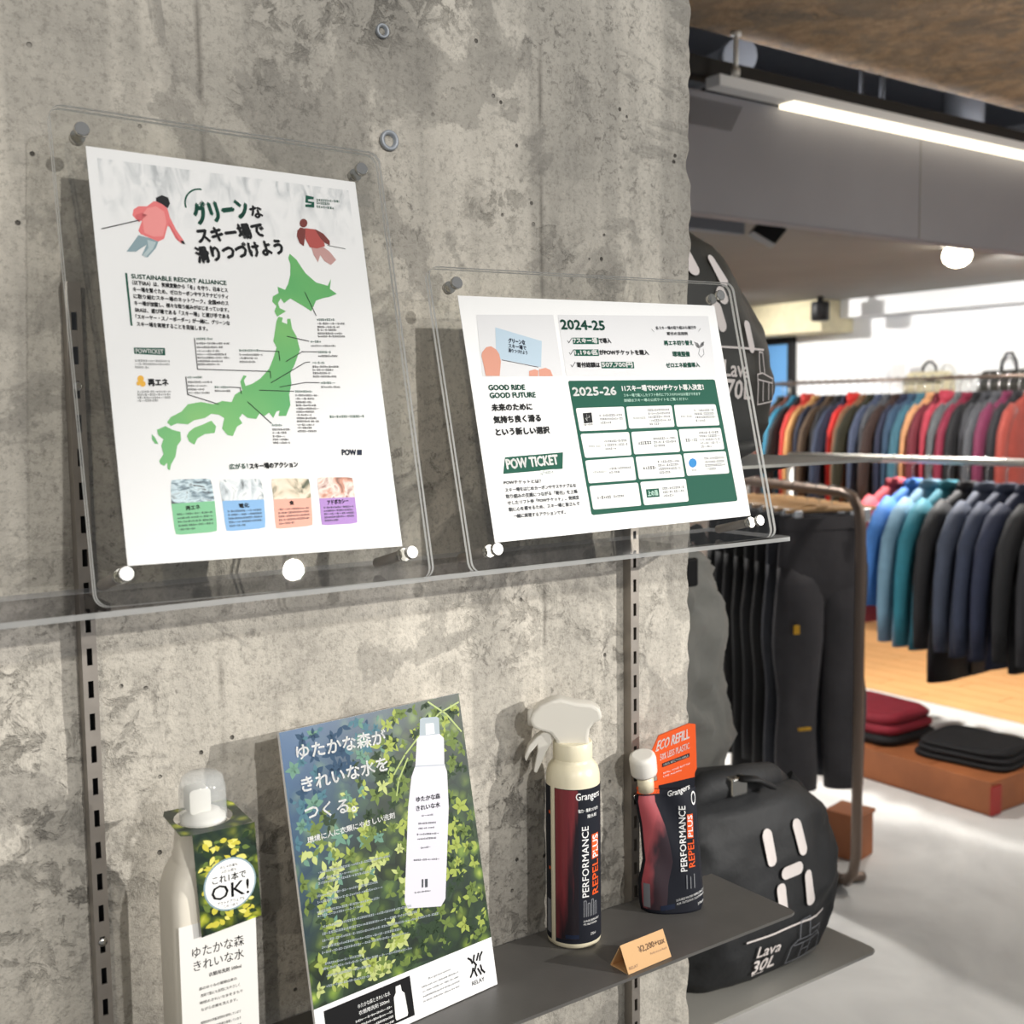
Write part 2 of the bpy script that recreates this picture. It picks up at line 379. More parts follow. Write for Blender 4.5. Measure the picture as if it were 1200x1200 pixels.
def leaf_mat(name, scale, bluecorner):
    """printed photograph of foliage"""
    m = bpy.data.materials.new(name); m.use_nodes = True
    nt = m.node_tree; N = nt.nodes; L = nt.links; p = N['Principled BSDF']; p.inputs['Roughness'].default_value = 0.32
    tc = N.new('ShaderNodeTexCoord')
    wn = N.new('ShaderNodeTexNoise'); wn.inputs['Scale'].default_value = scale * 0.7; wn.inputs['Detail'].default_value = 4
    L.new(tc.outputs['Object'], wn.inputs['Vector'])
    mxv = N.new('ShaderNodeMix'); mxv.data_type = 'VECTOR'; mxv.inputs[0].default_value = 0.03 if scale < 60 else 0.012
    L.new(tc.outputs['Object'], mxv.inputs[4]); L.new(wn.outputs['Color'], mxv.inputs[5])
    vo = N.new('ShaderNodeTexVoronoi'); vo.inputs['Scale'].default_value = scale; L.new(mxv.outputs[1], vo.inputs['Vector'])
    r = N.new('ShaderNodeValToRGB')
    for i in range(2): r.color_ramp.elements.new(0.5)
    for e, (q, c) in zip(r.color_ramp.elements, ((0.05, '#a9b95c' if bluecorner else '#d6d860'), (0.22, '#71883f' if bluecorner else '#a9b244'), (0.42, '#3c5030' if bluecorner else '#5d6d35'), (0.65, '#2a3a2b'))): e.position = q; e.color = srgb(c)
    L.new(vo.outputs['Distance'], r.inputs['Fac'])
    hv = N.new('ShaderNodeHueSaturation'); sc = N.new('ShaderNodeSeparateColor'); L.new(vo.outputs['Color'], sc.inputs[0])
    mr = N.new('ShaderNodeMapRange'); mr.inputs['To Min'].default_value = 0.35; mr.inputs['To Max'].default_value = 1.25; L.new(sc.outputs[0], mr.inputs['Value'])
    L.new(mr.outputs[0], hv.inputs['Value']); L.new(r.outputs['Color'], hv.inputs['Color']); hv.inputs['Saturation'].default_value = 1.05
    c = hv.outputs['Color']
    big = N.new('ShaderNodeTexNoise'); big.inputs['Scale'].default_value = 13; big.inputs['Detail'].default_value = 2; L.new(tc.outputs['Object'], big.inputs['Vector'])
    br = N.new('ShaderNodeValToRGB'); br.color_ramp.elements[0].position = 0.5; br.color_ramp.elements[1].position = 0.62; L.new(big.outputs['Fac'], br.inputs['Fac'])
    mulf = N.new('ShaderNodeMath'); mulf.operation = 'MULTIPLY'; mulf.inputs[1].default_value = 0.75; L.new(br.outputs['Color'], mulf.inputs[0])
    m2 = N.new('ShaderNodeMix'); m2.data_type = 'RGBA'; L.new(mulf.outputs[0], m2.inputs[0]); L.new(c, m2.inputs[6]); m2.inputs[7].default_value = srgb('#26352f')
    c = m2.outputs[2]
    if bluecorner:
        # the printed picture turns blue in its upper left corner
        sx = N.new('ShaderNodeSeparateXYZ'); L.new(tc.outputs['Object'], sx.inputs[0])
        a = N.new('ShaderNodeMath'); a.operation = 'MULTIPLY_ADD'; a.inputs[1].default_value = -1.25; L.new(sx.outputs['X'], a.inputs[0]); L.new(sx.outputs['Z'], a.inputs[2])
        mr2 = N.new('ShaderNodeMapRange'); mr2.inputs['From Min'].default_value = 0.19; mr2.inputs['From Max'].default_value = 0.35; mr2.inputs['To Max'].default_value = 0.92; L.new(a.outputs[0], mr2.inputs['Value'])
        m3 = N.new('ShaderNodeMix'); m3.data_type = 'RGBA'; L.new(mr2.outputs[0], m3.inputs[0]); L.new(c, m3.inputs[6]); m3.inputs[7].default_value = srgb('#33587f'); c = m3.outputs[2]
    L.new(c, p.inputs['Base Color']); MAT[name] = m
leaf_mat('leaf_print', 62, True)
leaf_mat('leaf_card', 95, False)

# ------------------------------------------------------------------ flat print helpers
_text_cache = {}
def text_mesh2d(txt, bold=0.0):
    """returns unit-box outline mesh of a string (verts 0..1, faces)"""
    bold = 0; key = (txt, bold)
    if key in _text_cache: return _text_cache[key]
    cu = bpy.data.curves.new('txt', 'FONT'); cu.body = txt; cu.size = 1; cu.resolution_u = 2; cu.fill_mode = 'FRONT'; cu.offset = 0.0
    ob = bpy.data.objects.new('txt', cu); COL.objects.link(ob)
    dg = bpy.context.evaluated_depsgraph_get(); dg.update()
    me = bpy.data.meshes.new_from_object(ob.evaluated_get(dg))
    vs = [tuple(v.co) for v in me.vertices]; fs = [tuple(q.vertices) for q in me.polygons]
    bpy.data.objects.remove(ob); bpy.data.curves.remove(cu); bpy.data.meshes.remove(me)
    if not vs: vs = [(0, 0, 0), (1, 0, 0), (1, 1, 0)]; fs = [(0, 1, 2)]
    x0 = min(v[0] for v in vs); x1 = max(v[0] for v in vs); y0 = min(v[1] for v in vs); y1 = max(v[1] for v in vs)
    r = ([((v[0] - x0) / max(x1 - x0, 1e-6), (v[1] - y0) / max(y1 - y0, 1e-6)) for v in vs], fs)
    _text_cache[key] = r
    return r

def bil(q, u, v):
    """quad BL,BR,TR,TL"""
    return tuple((q[0][k] * (1 - u) + q[1][k] * u) * (1 - v) + (q[3][k] * (1 - u) + q[2][k] * u) * v for k in range(2))

def lettering(txt, quad, put, matname, parent, name='lettering', bold=0.0, aspect=None):
    """put maps 2D print coordinates to 3D"""
    vs, fs = text_mesh2d(txt, bold)
    mb = MB()
    # heavier weights: the outline printed again a hair to each side
    b = bold * 1.1; asp = aspect if aspect else math.hypot(quad[3][0] - quad[0][0], quad[3][1] - quad[0][1]) / max(1e-9, math.hypot(quad[1][0] - quad[0][0], quad[1][1] - quad[0][1]))
    for du, dv in (((0, 0),) if not bold else ((-b * asp, 0), (b * asp, 0), (0, -b), (0, b))):
        mb.add([put(*bil(quad, u + du, v + dv)) for u, v in vs], fs)
    return mb.build(name, matname, parent)

def strip_poly(pts, w):
    """polyline to quads"""
    qs = []
    for a, b in zip(pts[:-1], pts[1:]):
        a = Vector(a); b = Vector(b); d = (b - a).normalized() * w / 2; n = Vector((-d.y, d.x))
        qs.append([tuple(a - d + n), tuple(a - d - n), tuple(b + d - n), tuple(b + d + n)])
    return qs

def print_table(tab, parent, put, bold=0.015):
    """put(x_mm, y_mm, layer) -> local 3D"""
    dashes = {}
    for e in tab:
        if e[0] == 'T':
            _, n, t, m, q = e
            hh = math.hypot(q[3][0] - q[0][0], q[3][1] - q[0][1])
            lettering(t, q, lambda x, y: put(x, y, 4), 'print_' + m, parent, 'lettering', bold * (1.7 if hh > 4 else 1.0))
        elif e[0] == 'P':
            _, n, m, lay, pts = e
            mb = MB(); mb.add([put(x, y, lay) for x, y in pts], [tuple(range(len(pts)))]); o = mb.build(n, 'print_' + m, parent)
            bm = bmesh.new(); bm.from_mesh(o.data); bmesh.ops.triangulate(bm, faces=bm.faces); bm.to_mesh(o.data); bm.free()
        elif e[0] == 'L':
            _, n, m, w, pts = e
            mb = MB()
            for q in strip_poly(pts, w): mb.add([put(x, y, 3) for x, y in q], [(0, 1, 2, 3)])
            mb.build(n, 'print_' + m, parent)
        elif e[0] == 'D':
            _, n, m, q = e
            mb = dashes.setdefault(m, MB())
            ln = math.hypot(q[1][0] - q[0][0], q[1][1] - q[0][1]); h = math.hypot(q[3][0] - q[0][0], q[3][1] - q[0][1])
            u = 0.0
            while u < 1:
                w = random.uniform(0.5, 1.0) * h / ln
                k = random.random()
                v0, v1 = (0, 1) if k < 0.6 else ((0.1, 0.75) if k < 0.85 else (0.3, 0.6))
                u1 = min(1, u + w)
                pts = [bil(q, u, v0), bil(q, u1, v0), bil(q, u1, v0 + (v1 - v0) * 0.32), bil(q, u, v0 + (v1 - v0) * 0.32), bil(q, u, v0 + (v1 - v0) * 0.68), bil(q, u1, v0 + (v1 - v0) * 0.68), bil(q, u1, v1), bil(q, u, v1)]
                mb.add([put(x, y, 3) for x, y in pts], [(0, 1, 2, 3), (4, 5, 6, 7)])
                um = (u + u1) / 2; du = (u1 - u) * 0.16
                pts = [bil(q, um - du, v0), bil(q, um + du, v0), bil(q, um + du, v1), bil(q, um - du, v1)]
                mb.add([put(x, y, 3) for x, y in pts], [(0, 1, 2, 3)])
                u = u1 + 0.28 * h / ln
    for m, mb in dashes.items(): mb.build('microtext', 'print_' + m, parent, kind='stuff')

# ---- print layouts (millimetres on the sheet: x from the left edge, y from the top edge)
POSTER_MAP=[
('P','skier_print','pink',1,[(28.9,43.5),(32.5,40.8),(38.7,40.1),(43.9,35.7),(50.6,35.8),(53.5,40.8),(54.6,46.9),(58.0,55.4),(62.8,63.5),(60.8,65.8),(57.2,62.6),(53.5,54.1),(52.2,53.3),(48.6,63.4),(44.1,66.0),(37.7,63.6),(32.1,61.5),(30.7,59.1),(33.9,51.7),(29.8,50.9),(27.6,48.0)]),
('P','skier_print','ink',2,[(45.8,32.8),(50.3,30.4),(54.8,31.7),(55.7,36.1),(53.6,39.9),(49.6,37.1),(45.6,35.5)]),
('P','skier_print','denim',2,[(30.3,62.6),(38.5,64.1),(44.1,66.0),(41.9,71.1),(35.3,78.6),(31.3,77.3),(35.5,69.1),(27.4,75.0),(20.8,75.6)]),
('L','ski_pole_print','ink',0.70,[(5.4,60.4),(31.4,51.5)]),
('P','skier_print','pinkpale',2,[(34.3,47.3),(38.6,41.6),(45.2,39.4),(50.7,42.9),(51.6,50.7),(47.9,61.7),(41.1,62.7),(34.7,60.4)]),
('P','skier_print','pinkdark',2,[(31.8,52.8),(38.0,46.9),(34.5,45.5),(29.6,47.8),(30.0,50.6)]),
('P','skier_print','pinkdark',2,[(52.5,50.7),(54.3,53.1),(60.0,64.1),(58.3,63.6)]),
('P','skier_print','denimpale',3,[(36.2,65.5),(42.4,66.7),(39.5,72.2),(33.7,78.8),(32.0,77.2),(36.5,71.6)]),
('P','skier_print','ink',3,[(60.2,63.7),(62.8,63.8),(63.6,66.3),(61.2,65.8)]),
('P','skier_print','maroonpale',1,[(163.7,58.1),(171.9,56.3),(179.2,61.4),(184.1,67.7),(178.8,72.4),(173.7,69.6),(170.7,65.1),(168.0,71.0),(165.1,65.5)]),
('P','skier_print','salmon',2,[(160.5,44.1),(168.4,44.2),(174.7,50.3),(175.8,57.3),(168.4,59.9),(162.5,59.3),(159.6,52.7)]),
('P','skier_print','maroon',3,[(156.6,43.9),(160.7,44.6),(159.2,52.8),(157.6,59.0),(154.4,57.0),(152.7,51.5),(153.7,46.8)]),
('P','skier_print','maroon',3,[(168.5,43.8),(175.5,47.0),(180.4,52.6),(179.9,56.2),(176.1,54.6),(172.6,51.1)]),
('P','skier_print','maroon',3,[(163.1,39.8),(162.1,42.0),(160.3,43.5),(158.2,43.7),(156.6,42.6),(156.3,40.5),(157.2,38.3),(159.1,36.7),(161.2,36.5),(162.7,37.7)]),
('L','ski_pole_print','ink',0.40,[(177.9,56.4),(193.0,57.9)]),
('D','microtext','green',[(173.5,20.5),(193.4,19.4),(193.3,17.6),(173.4,18.7)]),
('D','microtext','green',[(173.2,22.9),(184.4,22.6),(184.3,20.8),(173.2,21.1)]),
('D','microtext','green',[(172.8,26.0),(188.0,25.7),(188.0,23.9),(172.8,24.2)]),
('P','emblem_print','green',1,[(164.6,16.7),(171.3,17.3),(171.1,19.3),(166.2,19.8),(166.0,21.4),(171.2,21.6),(170.6,26.3),(163.0,26.4),(163.2,24.4),(168.5,23.8),(168.6,23.0),(163.4,22.8)]),
('L','arc_lettering','green',1.20,[(67.2,37.3),(67.0,35.8)]),
('L','arc_lettering','green',1.20,[(67.0,34.9),(67.1,33.3)]),
('L','arc_lettering','green',1.20,[(67.3,32.4),(67.8,30.8)]),
('L','arc_lettering','green',1.20,[(68.1,29.9),(69.0,28.4)]),
('L','arc_lettering','green',1.20,[(69.5,27.6),(70.7,26.3)]),
('L','arc_lettering','green',1.20,[(71.4,25.6),(72.8,24.5)]),
('L','arc_lettering','green',1.20,[(73.6,24.0),(75.1,23.2)]),
('L','arc_lettering','green',1.20,[(76.0,22.9),(77.6,22.5)]),
('L','arc_lettering','green',1.20,[(78.4,22.3),(80.0,22.3)]),
('T','lettering','グリーン','green',[(74.7,50.1),(116.3,40.6),(112.6,24.5),(71.0,34.1)]),
('T','lettering','な','ink',[(118.2,40.8),(127.0,38.7),(124.9,29.4),(116.0,31.5)]),
('T','lettering','スキー場で','ink',[(74.5,64.9),(126.7,54.4),(124.4,43.1),(72.2,53.5)]),
('T','lettering','滑りつづけよう','ink',[(72.2,79.9),(140.4,66.8),(138.1,55.1),(69.9,68.2)]),
('P','rule_print','green',1,[(18.2,91.3),(19.7,91.4),(19.7,129.6),(18.3,129.7)]),
('T','lettering','SUSTAINABLE RESORT ALLIANCE','green',[(22.3,95.1),(91.4,95.1),(91.4,91.9),(22.3,91.8)]),
('T','lettering','（以下SRA）は、気候変動から「冬」を守り、日本とス','ink',[(22.5,99.7),(91.7,100.7),(91.7,97.3),(22.6,96.3)]),
('T','lettering','キー場を繋ぐため、ゼロカーボンやサステナビリティ','ink',[(22.5,104.7),(91.5,105.7),(91.5,102.3),(22.5,101.3)]),
('T','lettering','に取り組むスキー場のネットワーク。全国49のス','ink',[(22.4,109.7),(91.2,110.8),(91.3,107.4),(22.5,106.3)]),
('T','lettering','キー場が加盟し、様々な取り組みがはじまっています。','ink',[(22.4,114.6),(90.9,115.8),(91.0,112.5),(22.5,111.3)]),
('T','lettering','SRAは、遊び場である「スキー場」と遊び手である','ink',[(22.4,119.6),(90.7,120.9),(90.8,117.5),(22.4,116.2)]),
('T','lettering','「スキーヤー・スノーボーダー」が一緒に、グリーンな','ink',[(22.3,124.6),(90.4,125.9),(90.5,122.6),(22.4,121.2)]),
('T','lettering','スキー場を実現することを目指します。','ink',[(22.5,129.8),(73.2,130.8),(73.3,127.5),(22.6,126.5)]),
('P','badge_print','green',1,[(18.9,145.3),(40.7,144.8),(40.5,150.2),(18.9,149.8)]),
('T','lettering','POWTICKET','white',[(20.0,149.3),(39.2,149.2),(39.2,146.1),(20.0,146.2)]),
('D','microtext','grey',[(18.8,155.4),(43.2,155.0),(43.1,153.6),(18.8,154.0)]),
('D','microtext','grey',[(18.6,157.7),(42.9,157.3),(42.9,155.9),(18.6,156.3)]),
('D','microtext','grey',[(18.4,160.0),(27.6,160.1),(27.6,158.7),(18.4,158.6)]),
('T','lettering','再エネ','ink',[(26.4,172.6),(40.3,172.4),(40.2,167.4),(26.3,167.7)]),
('P','icon_print','amber',1,[(23.8,167.5),(23.2,168.9),(21.9,169.9),(20.5,169.9),(19.4,169.0),(19.1,167.6),(19.7,166.2),(20.9,165.2),(22.4,165.2),(23.5,166.1)]),
('P','icon_print','amber',2,[(24.6,171.1),(24.1,172.4),(23.0,173.2),(21.7,173.2),(20.7,172.5),(20.5,171.2),(21.0,170.0),(22.1,169.2),(23.4,169.1),(24.3,169.9)]),
('P','icon_print','amber',3,[(21.1,170.9),(20.7,171.8),(19.9,172.4),(19.0,172.4),(18.3,171.9),(18.2,171.0),(18.5,170.1),(19.3,169.5),(20.2,169.5),(20.9,170.0)]),
('D','microtext','grey',[(18.4,177.6),(41.6,177.0),(41.6,175.6),(18.3,176.3)]),
('D','microtext','grey',[(18.2,179.8),(41.4,179.1),(41.4,177.8),(18.1,178.4)]),
('D','microtext','grey',[(17.9,181.9),(41.2,181.3),(41.1,179.9),(17.9,180.5)]),
('D','microtext','grey',[(17.7,184.0),(31.9,183.6),(31.9,182.2),(17.7,182.6)]),
('P','map_island_print','mapgreen',1,[(145.1,66.1),(150.3,70.8),(156.1,80.6),(164.2,87.7),(173.9,89.6),(177.4,83.8),(175.4,92.1),(180.9,95.7),(174.5,98.5),(168.9,99.9),(162.3,102.4),(157.2,111.2),(150.9,107.3),(141.1,102.0),(135.4,106.1),(133.2,102.5),(130.5,106.4),(131.4,110.2),(136.3,112.4),(132.6,114.6),(128.5,117.0),(126.8,113.0),(129.0,108.7),(126.0,105.5),(127.0,101.3),(132.0,98.4),(131.8,93.4),(137.6,95.5),(140.8,90.2),(143.4,83.3),(144.5,74.7),(143.4,69.7)]),
('P','map_island_print','mapgreen',1,[(129.7,117.0),(133.1,117.6),(131.8,121.0),(135.9,122.5),(136.5,118.3),(139.1,118.1),(139.5,125.7),(142.5,132.2),(143.9,142.2),(138.1,154.0),(133.8,160.8),(133.6,169.0),(130.8,177.3),(130.7,185.5),(126.3,193.7),(120.3,193.7),(121.7,189.6),(119.0,190.4),(115.9,195.3),(113.1,191.3),(109.4,193.7),(105.5,192.1),(102.5,196.1),(96.1,195.3),(92.4,192.2),(89.6,195.4),(91.6,199.3),(87.3,201.7),(83.2,208.8),(79.3,207.9),(75.9,203.2),(78.4,195.4),(74.7,193.0),(69.2,192.3),(64.2,195.4),(56.3,197.0),(51.3,200.0),(43.8,199.3),(39.1,201.2),(36.7,198.5),(39.8,194.7),(47.7,190.8),(52.9,185.4),(62.4,183.7),(71.6,185.2),(78.2,182.8),(85.3,183.5),(88.4,177.9),(94.4,174.6),(93.6,168.2),(96.6,163.3),(99.0,163.7),(96.4,167.3),(97.3,171.3),(102.4,169.6),(109.5,165.4),(117.1,157.9),(121.5,149.6),(125.1,141.2),(123.1,136.4),(126.0,126.3),(127.6,120.4)]),
('P','map_island_print','mapgreen',1,[(51.5,205.4),(55.7,202.4),(62.1,200.1),(68.7,197.3),(71.7,201.6),(70.0,206.3),(62.9,207.1),(57.2,210.1),(54.4,214.7),(50.8,212.4),(49.7,208.5)]),
('P','map_island_print','mapgreen',1,[(29.1,203.8),(35.3,201.2),(39.6,203.8),(45.4,205.4),(45.2,211.5),(42.1,215.3),(40.1,222.9),(36.2,228.9),(35.1,232.6),(33.7,231.8),(33.7,227.3),(31.4,229.5),(28.9,228.0),(28.4,225.7),(31.8,221.2),(30.9,215.2),(32.9,210.6),(29.5,207.6)]),
('P','map_island_print','mapgreen',1,[(25.1,206.8),(27.1,209.1),(29.1,213.9),(26.6,213.6),(25.0,210.6)]),
('L','leader_line_print','ink',0.60,[(153.7,96.5),(160.7,114.4)]),
('L','leader_line_print','ink',0.60,[(134.7,132.2),(151.8,135.2)]),
('L','leader_line_print','ink',0.60,[(131.4,151.8),(145.4,143.8),(157.8,143.4)]),
('L','leader_line_print','ink',0.60,[(117.5,168.5),(147.0,152.1),(150.6,151.7)]),
('L','leader_line_print','ink',0.60,[(123.9,171.7),(145.0,167.8),(156.4,167.7)]),
('L','leader_line_print','ink',0.60,[(107.6,174.4),(134.6,174.8)]),
('L','leader_line_print','ink',0.60,[(97.5,183.4),(113.8,199.3)]),
('L','leader_line_print','ink',0.60,[(62.8,137.0),(62.6,159.7),(117.7,159.9),(117.6,164.8)]),
('L','leader_line_print','ink',0.60,[(53.5,165.6),(53.4,178.4),(75.1,185.2)]),
('L','leader_line_print','ink',0.60,[(85.0,172.4),(93.0,172.7),(93.3,177.0)]),
('L','leader_line_print','ink',0.60,[(111.2,144.2),(126.4,144.2),(126.4,151.1)]),
('D','microtext','green',[(161.1,118.5),(176.5,117.7),(176.4,116.1),(161.0,116.9)]),
('D','microtext','ink',[(160.9,121.6),(184.4,120.4),(184.3,119.0),(160.8,120.2)]),
('D','microtext','ink',[(160.7,124.3),(179.2,123.4),(179.2,122.0),(160.6,122.9)]),
('D','microtext','ink',[(160.5,126.7),(176.5,125.9),(176.4,124.5),(160.4,125.3)]),
('D','microtext','ink',[(160.3,129.4),(180.9,128.5),(180.9,127.1),(160.3,128.0)]),
('D','microtext','ink',[(160.2,131.8),(183.0,130.8),(182.9,129.4),(160.1,130.4)]),
('D','microtext','green',[(153.4,136.3),(162.4,135.9),(162.3,134.4),(153.4,134.7)]),
('D','microtext','ink',[(153.2,139.5),(174.1,138.7),(174.0,137.3),(153.2,138.1)]),
('D','microtext','green',[(158.6,144.3),(169.4,144.0),(169.3,142.4),(158.5,142.8)]),
('D','microtext','ink',[(158.4,147.4),(174.8,146.8),(174.8,145.5),(158.3,146.0)]),
('D','microtext','green',[(152.7,152.9),(163.0,152.6),(163.0,151.1),(152.7,151.4)]),
('D','microtext','ink',[(152.5,156.0),(174.8,155.3),(174.7,154.0),(152.5,154.6)]),
('D','microtext','ink',[(152.3,158.5),(169.9,158.0),(169.8,156.6),(152.3,157.1)]),
('D','microtext','ink',[(152.2,161.0),(167.3,160.6),(167.3,159.3),(152.1,159.6)]),
('D','microtext','ink',[(152.0,163.7),(171.4,163.2),(171.4,161.9),(152.0,162.3)]),
('D','microtext','green',[(157.8,168.6),(170.0,168.3),(169.9,166.8),(157.7,167.0)]),
('D','microtext','ink',[(157.5,171.7),(173.5,171.5),(173.5,170.1),(157.5,170.4)]),
('D','microtext','green',[(135.9,175.6),(149.5,175.4),(149.4,173.9),(135.8,174.1)]),
('D','microtext','ink',[(135.7,178.5),(154.7,178.3),(154.7,177.0),(135.7,177.2)]),
('D','microtext','ink',[(135.5,181.2),(150.5,181.0),(150.5,179.7),(135.5,179.8)]),
('D','microtext','ink',[(135.3,183.8),(148.2,183.7),(148.2,182.3),(135.3,182.5)]),
('D','microtext','ink',[(135.2,186.3),(151.8,186.1),(151.7,184.8),(135.2,184.9)]),
('D','microtext','ink',[(135.0,188.7),(153.4,188.6),(153.4,187.3),(135.0,187.4)]),
('D','microtext','ink',[(134.9,191.2),(149.2,191.1),(149.2,189.8),(134.9,189.9)]),
('D','microtext','ink',[(134.7,193.6),(146.9,193.6),(146.9,192.3),(134.7,192.3)]),
('D','microtext','ink',[(134.6,196.1),(150.5,196.1),(150.5,194.8),(134.6,194.8)]),
('D','microtext','ink',[(134.4,198.5),(152.1,198.6),(152.1,197.2),(134.4,197.2)]),
('D','microtext','ink',[(134.3,201.2),(147.9,201.2),(147.9,199.9),(134.3,199.8)]),
('D','microtext','ink',[(134.1,203.4),(145.7,203.5),(145.7,202.2),(134.1,202.1)]),
('D','microtext','ink',[(133.9,206.1),(149.2,206.1),(149.2,204.8),(134.0,204.7)]),
('D','microtext','green',[(114.3,201.4),(121.9,201.5),(121.9,200.0),(114.3,200.0)]),
('D','microtext','ink',[(114.2,204.7),(128.3,204.7),(128.3,203.4),(114.2,203.4)]),
('D','microtext','ink',[(114.0,207.1),(125.1,207.1),(125.1,205.8),(114.0,205.8)]),
('D','microtext','ink',[(113.8,209.8),(123.3,209.9),(123.3,208.6),(113.9,208.5)]),
('D','microtext','ink',[(113.7,212.2),(125.9,212.3),(125.9,211.0),(113.7,210.9)]),
('D','microtext','ink',[(113.6,214.6),(127.0,214.8),(127.0,213.5),(113.6,213.3)]),
('D','microtext','green',[(64.2,137.9),(76.1,137.4),(76.1,135.9),(64.2,136.4)]),
('D','microtext','ink',[(64.1,141.2),(88.7,140.2),(88.6,138.9),(64.0,139.9)]),
('D','microtext','ink',[(63.9,144.1),(83.3,143.3),(83.3,142.0),(63.9,142.8)]),
('D','microtext','ink',[(63.8,146.8),(80.5,146.2),(80.5,144.9),(63.8,145.5)]),
('D','microtext','ink',[(63.7,149.3),(85.2,148.6),(85.2,147.3),(63.6,148.0)]),
('D','microtext','ink',[(63.6,151.8),(87.4,151.0),(87.4,149.8),(63.5,150.5)]),
('D','microtext','ink',[(63.4,154.3),(82.1,153.8),(82.1,152.5),(63.4,153.1)]),
('D','microtext','ink',[(63.3,156.7),(79.4,156.2),(79.3,155.0),(63.3,155.4)]),
('D','microtext','green',[(95.4,145.3),(111.2,144.7),(111.1,143.2),(95.3,143.8)]),
('D','microtext','ink',[(95.2,148.5),(113.3,147.9),(113.2,146.6),(95.2,147.2)]),
('D','microtext','ink',[(95.1,151.1),(109.3,150.7),(109.2,149.3),(95.0,149.8)]),
('D','microtext','ink',[(94.9,153.9),(107.1,153.5),(107.1,152.2),(94.9,152.6)]),
('D','microtext','green',[(54.6,166.5),(65.2,166.3),(65.2,164.8),(54.6,165.1)]),
('D','microtext','ink',[(54.5,169.9),(72.2,169.6),(72.2,168.3),(54.4,168.7)]),
('D','microtext','ink',[(54.3,172.6),(68.3,172.3),(68.3,171.1),(54.3,171.3)]),
('D','microtext','ink',[(54.2,175.2),(66.2,175.0),(66.2,173.8),(54.2,174.0)]),
('D','microtext','ink',[(54.1,177.7),(69.5,177.5),(69.5,176.3),(54.1,176.5)]),
('D','microtext','green',[(73.7,173.3),(84.6,173.2),(84.6,171.7),(73.7,171.9)]),
('D','microtext','ink',[(73.6,176.0),(85.4,175.9),(85.4,174.6),(73.6,174.8)]),
('D','microtext','green',[(161.7,195.2),(190.9,194.7),(190.8,192.8),(161.7,193.4)]),
('T','lettering','POW','navy',[(168.2,224.2),(180.0,224.4),(180.0,220.1),(168.3,219.9)]),
('P','emblem_print','navy',1,[(181.3,220.1),(185.5,220.2),(184.9,224.5),(180.7,224.4)]),
('T','lettering','広がる！','green',[(78.1,233.1),(92.0,232.8),(91.9,228.9),(78.0,229.2)]),
('T','lettering','スキー場のアクション','ink',[(93.3,233.3),(130.9,232.6),(130.8,228.5),(93.2,229.1)]),
('P','card_print','cardgreen',1,[(33.7,256.2),(64.6,255.4),(64.4,271.2),(63.8,276.8),(59.3,277.5),(38.8,278.0),(34.6,277.5),(34.0,272.0)]),
('P','photo_print','photo_station',1,[(34.5,244.3),(35.5,239.7),(39.4,239.2),(59.1,239.2),(63.1,239.7),(64.0,244.0),(64.6,255.4),(33.7,256.2)]),
('T','lettering','再エネ','ink',[(43.5,261.3),(53.5,260.8),(53.4,257.7),(43.3,258.3)]),
('D','microtext','slate',[(36.9,264.4),(62.0,263.8),(61.9,262.6),(36.8,263.2)]),
('D','microtext','slate',[(36.9,267.1),(61.9,266.4),(61.9,265.2),(36.9,265.9)]),
('D','microtext','slate',[(36.9,269.7),(61.9,269.1),(61.9,267.9),(36.9,268.5)]),
('D','microtext','slate',[(37.0,272.4),(61.9,271.7),(61.8,270.5),(36.9,271.2)]),
('D','microtext','slate',[(37.0,275.0),(49.0,274.7),(49.0,273.5),(37.0,273.8)]),
('P','card_print','cardblue',1,[(70.1,255.6),(101.4,255.8),(100.7,270.9),(99.9,276.2),(95.5,276.9),(75.1,277.5),(70.8,277.1),(70.3,271.5)]),
('P','photo_print','photo_snow',1,[(69.5,244.8),(70.1,240.7),(74.3,240.2),(95.9,240.3),(100.2,240.7),(101.2,244.9),(101.4,255.8),(70.1,255.6)]),
('T','lettering','電化','ink',[(82.1,261.4),(89.6,261.0),(89.4,257.8),(81.9,258.2)]),
('D','microtext','slate',[(73.2,264.0),(98.5,263.8),(98.5,262.6),(73.2,262.7)]),
('D','microtext','slate',[(73.2,266.6),(98.4,266.3),(98.4,265.1),(73.2,265.4)]),
('D','microtext','slate',[(73.3,269.2),(98.3,268.8),(98.3,267.6),(73.2,268.0)]),
('D','microtext','slate',[(73.3,271.9),(98.2,271.3),(98.1,270.1),(73.3,270.6)]),
('D','microtext','slate',[(73.3,274.5),(85.3,274.2),(85.2,273.0),(73.3,273.3)]),
('P','card_print','cardpink',1,[(108.8,256.1),(138.4,256.2),(137.6,271.1),(136.9,276.4),(132.5,277.1),(112.3,277.8),(108.1,277.4),(108.0,271.9)]),
('P','photo_print','photo_food',1,[(108.6,245.2),(109.2,241.0),(113.3,240.6),(134.0,241.2),(138.2,241.8),(138.8,245.8),(138.4,256.2),(108.8,256.1)]),
('T','lettering','食','ink',[(120.7,260.9),(124.3,260.7),(124.2,257.5),(120.5,257.7)]),
('D','microtext','slate',[(111.3,264.4),(135.6,264.1),(135.6,262.9),(111.3,263.1)]),
('D','microtext','slate',[(111.1,267.0),(135.5,266.6),(135.4,265.4),(111.1,265.8)]),
('D','microtext','slate',[(111.0,269.6),(135.3,269.1),(135.3,267.8),(111.0,268.4)]),
('D','microtext','slate',[(110.9,272.2),(135.2,271.6),(135.2,270.3),(110.8,271.0)]),
('D','microtext','slate',[(110.7,274.8),(122.5,274.5),(122.5,273.2),(110.7,273.6)]),
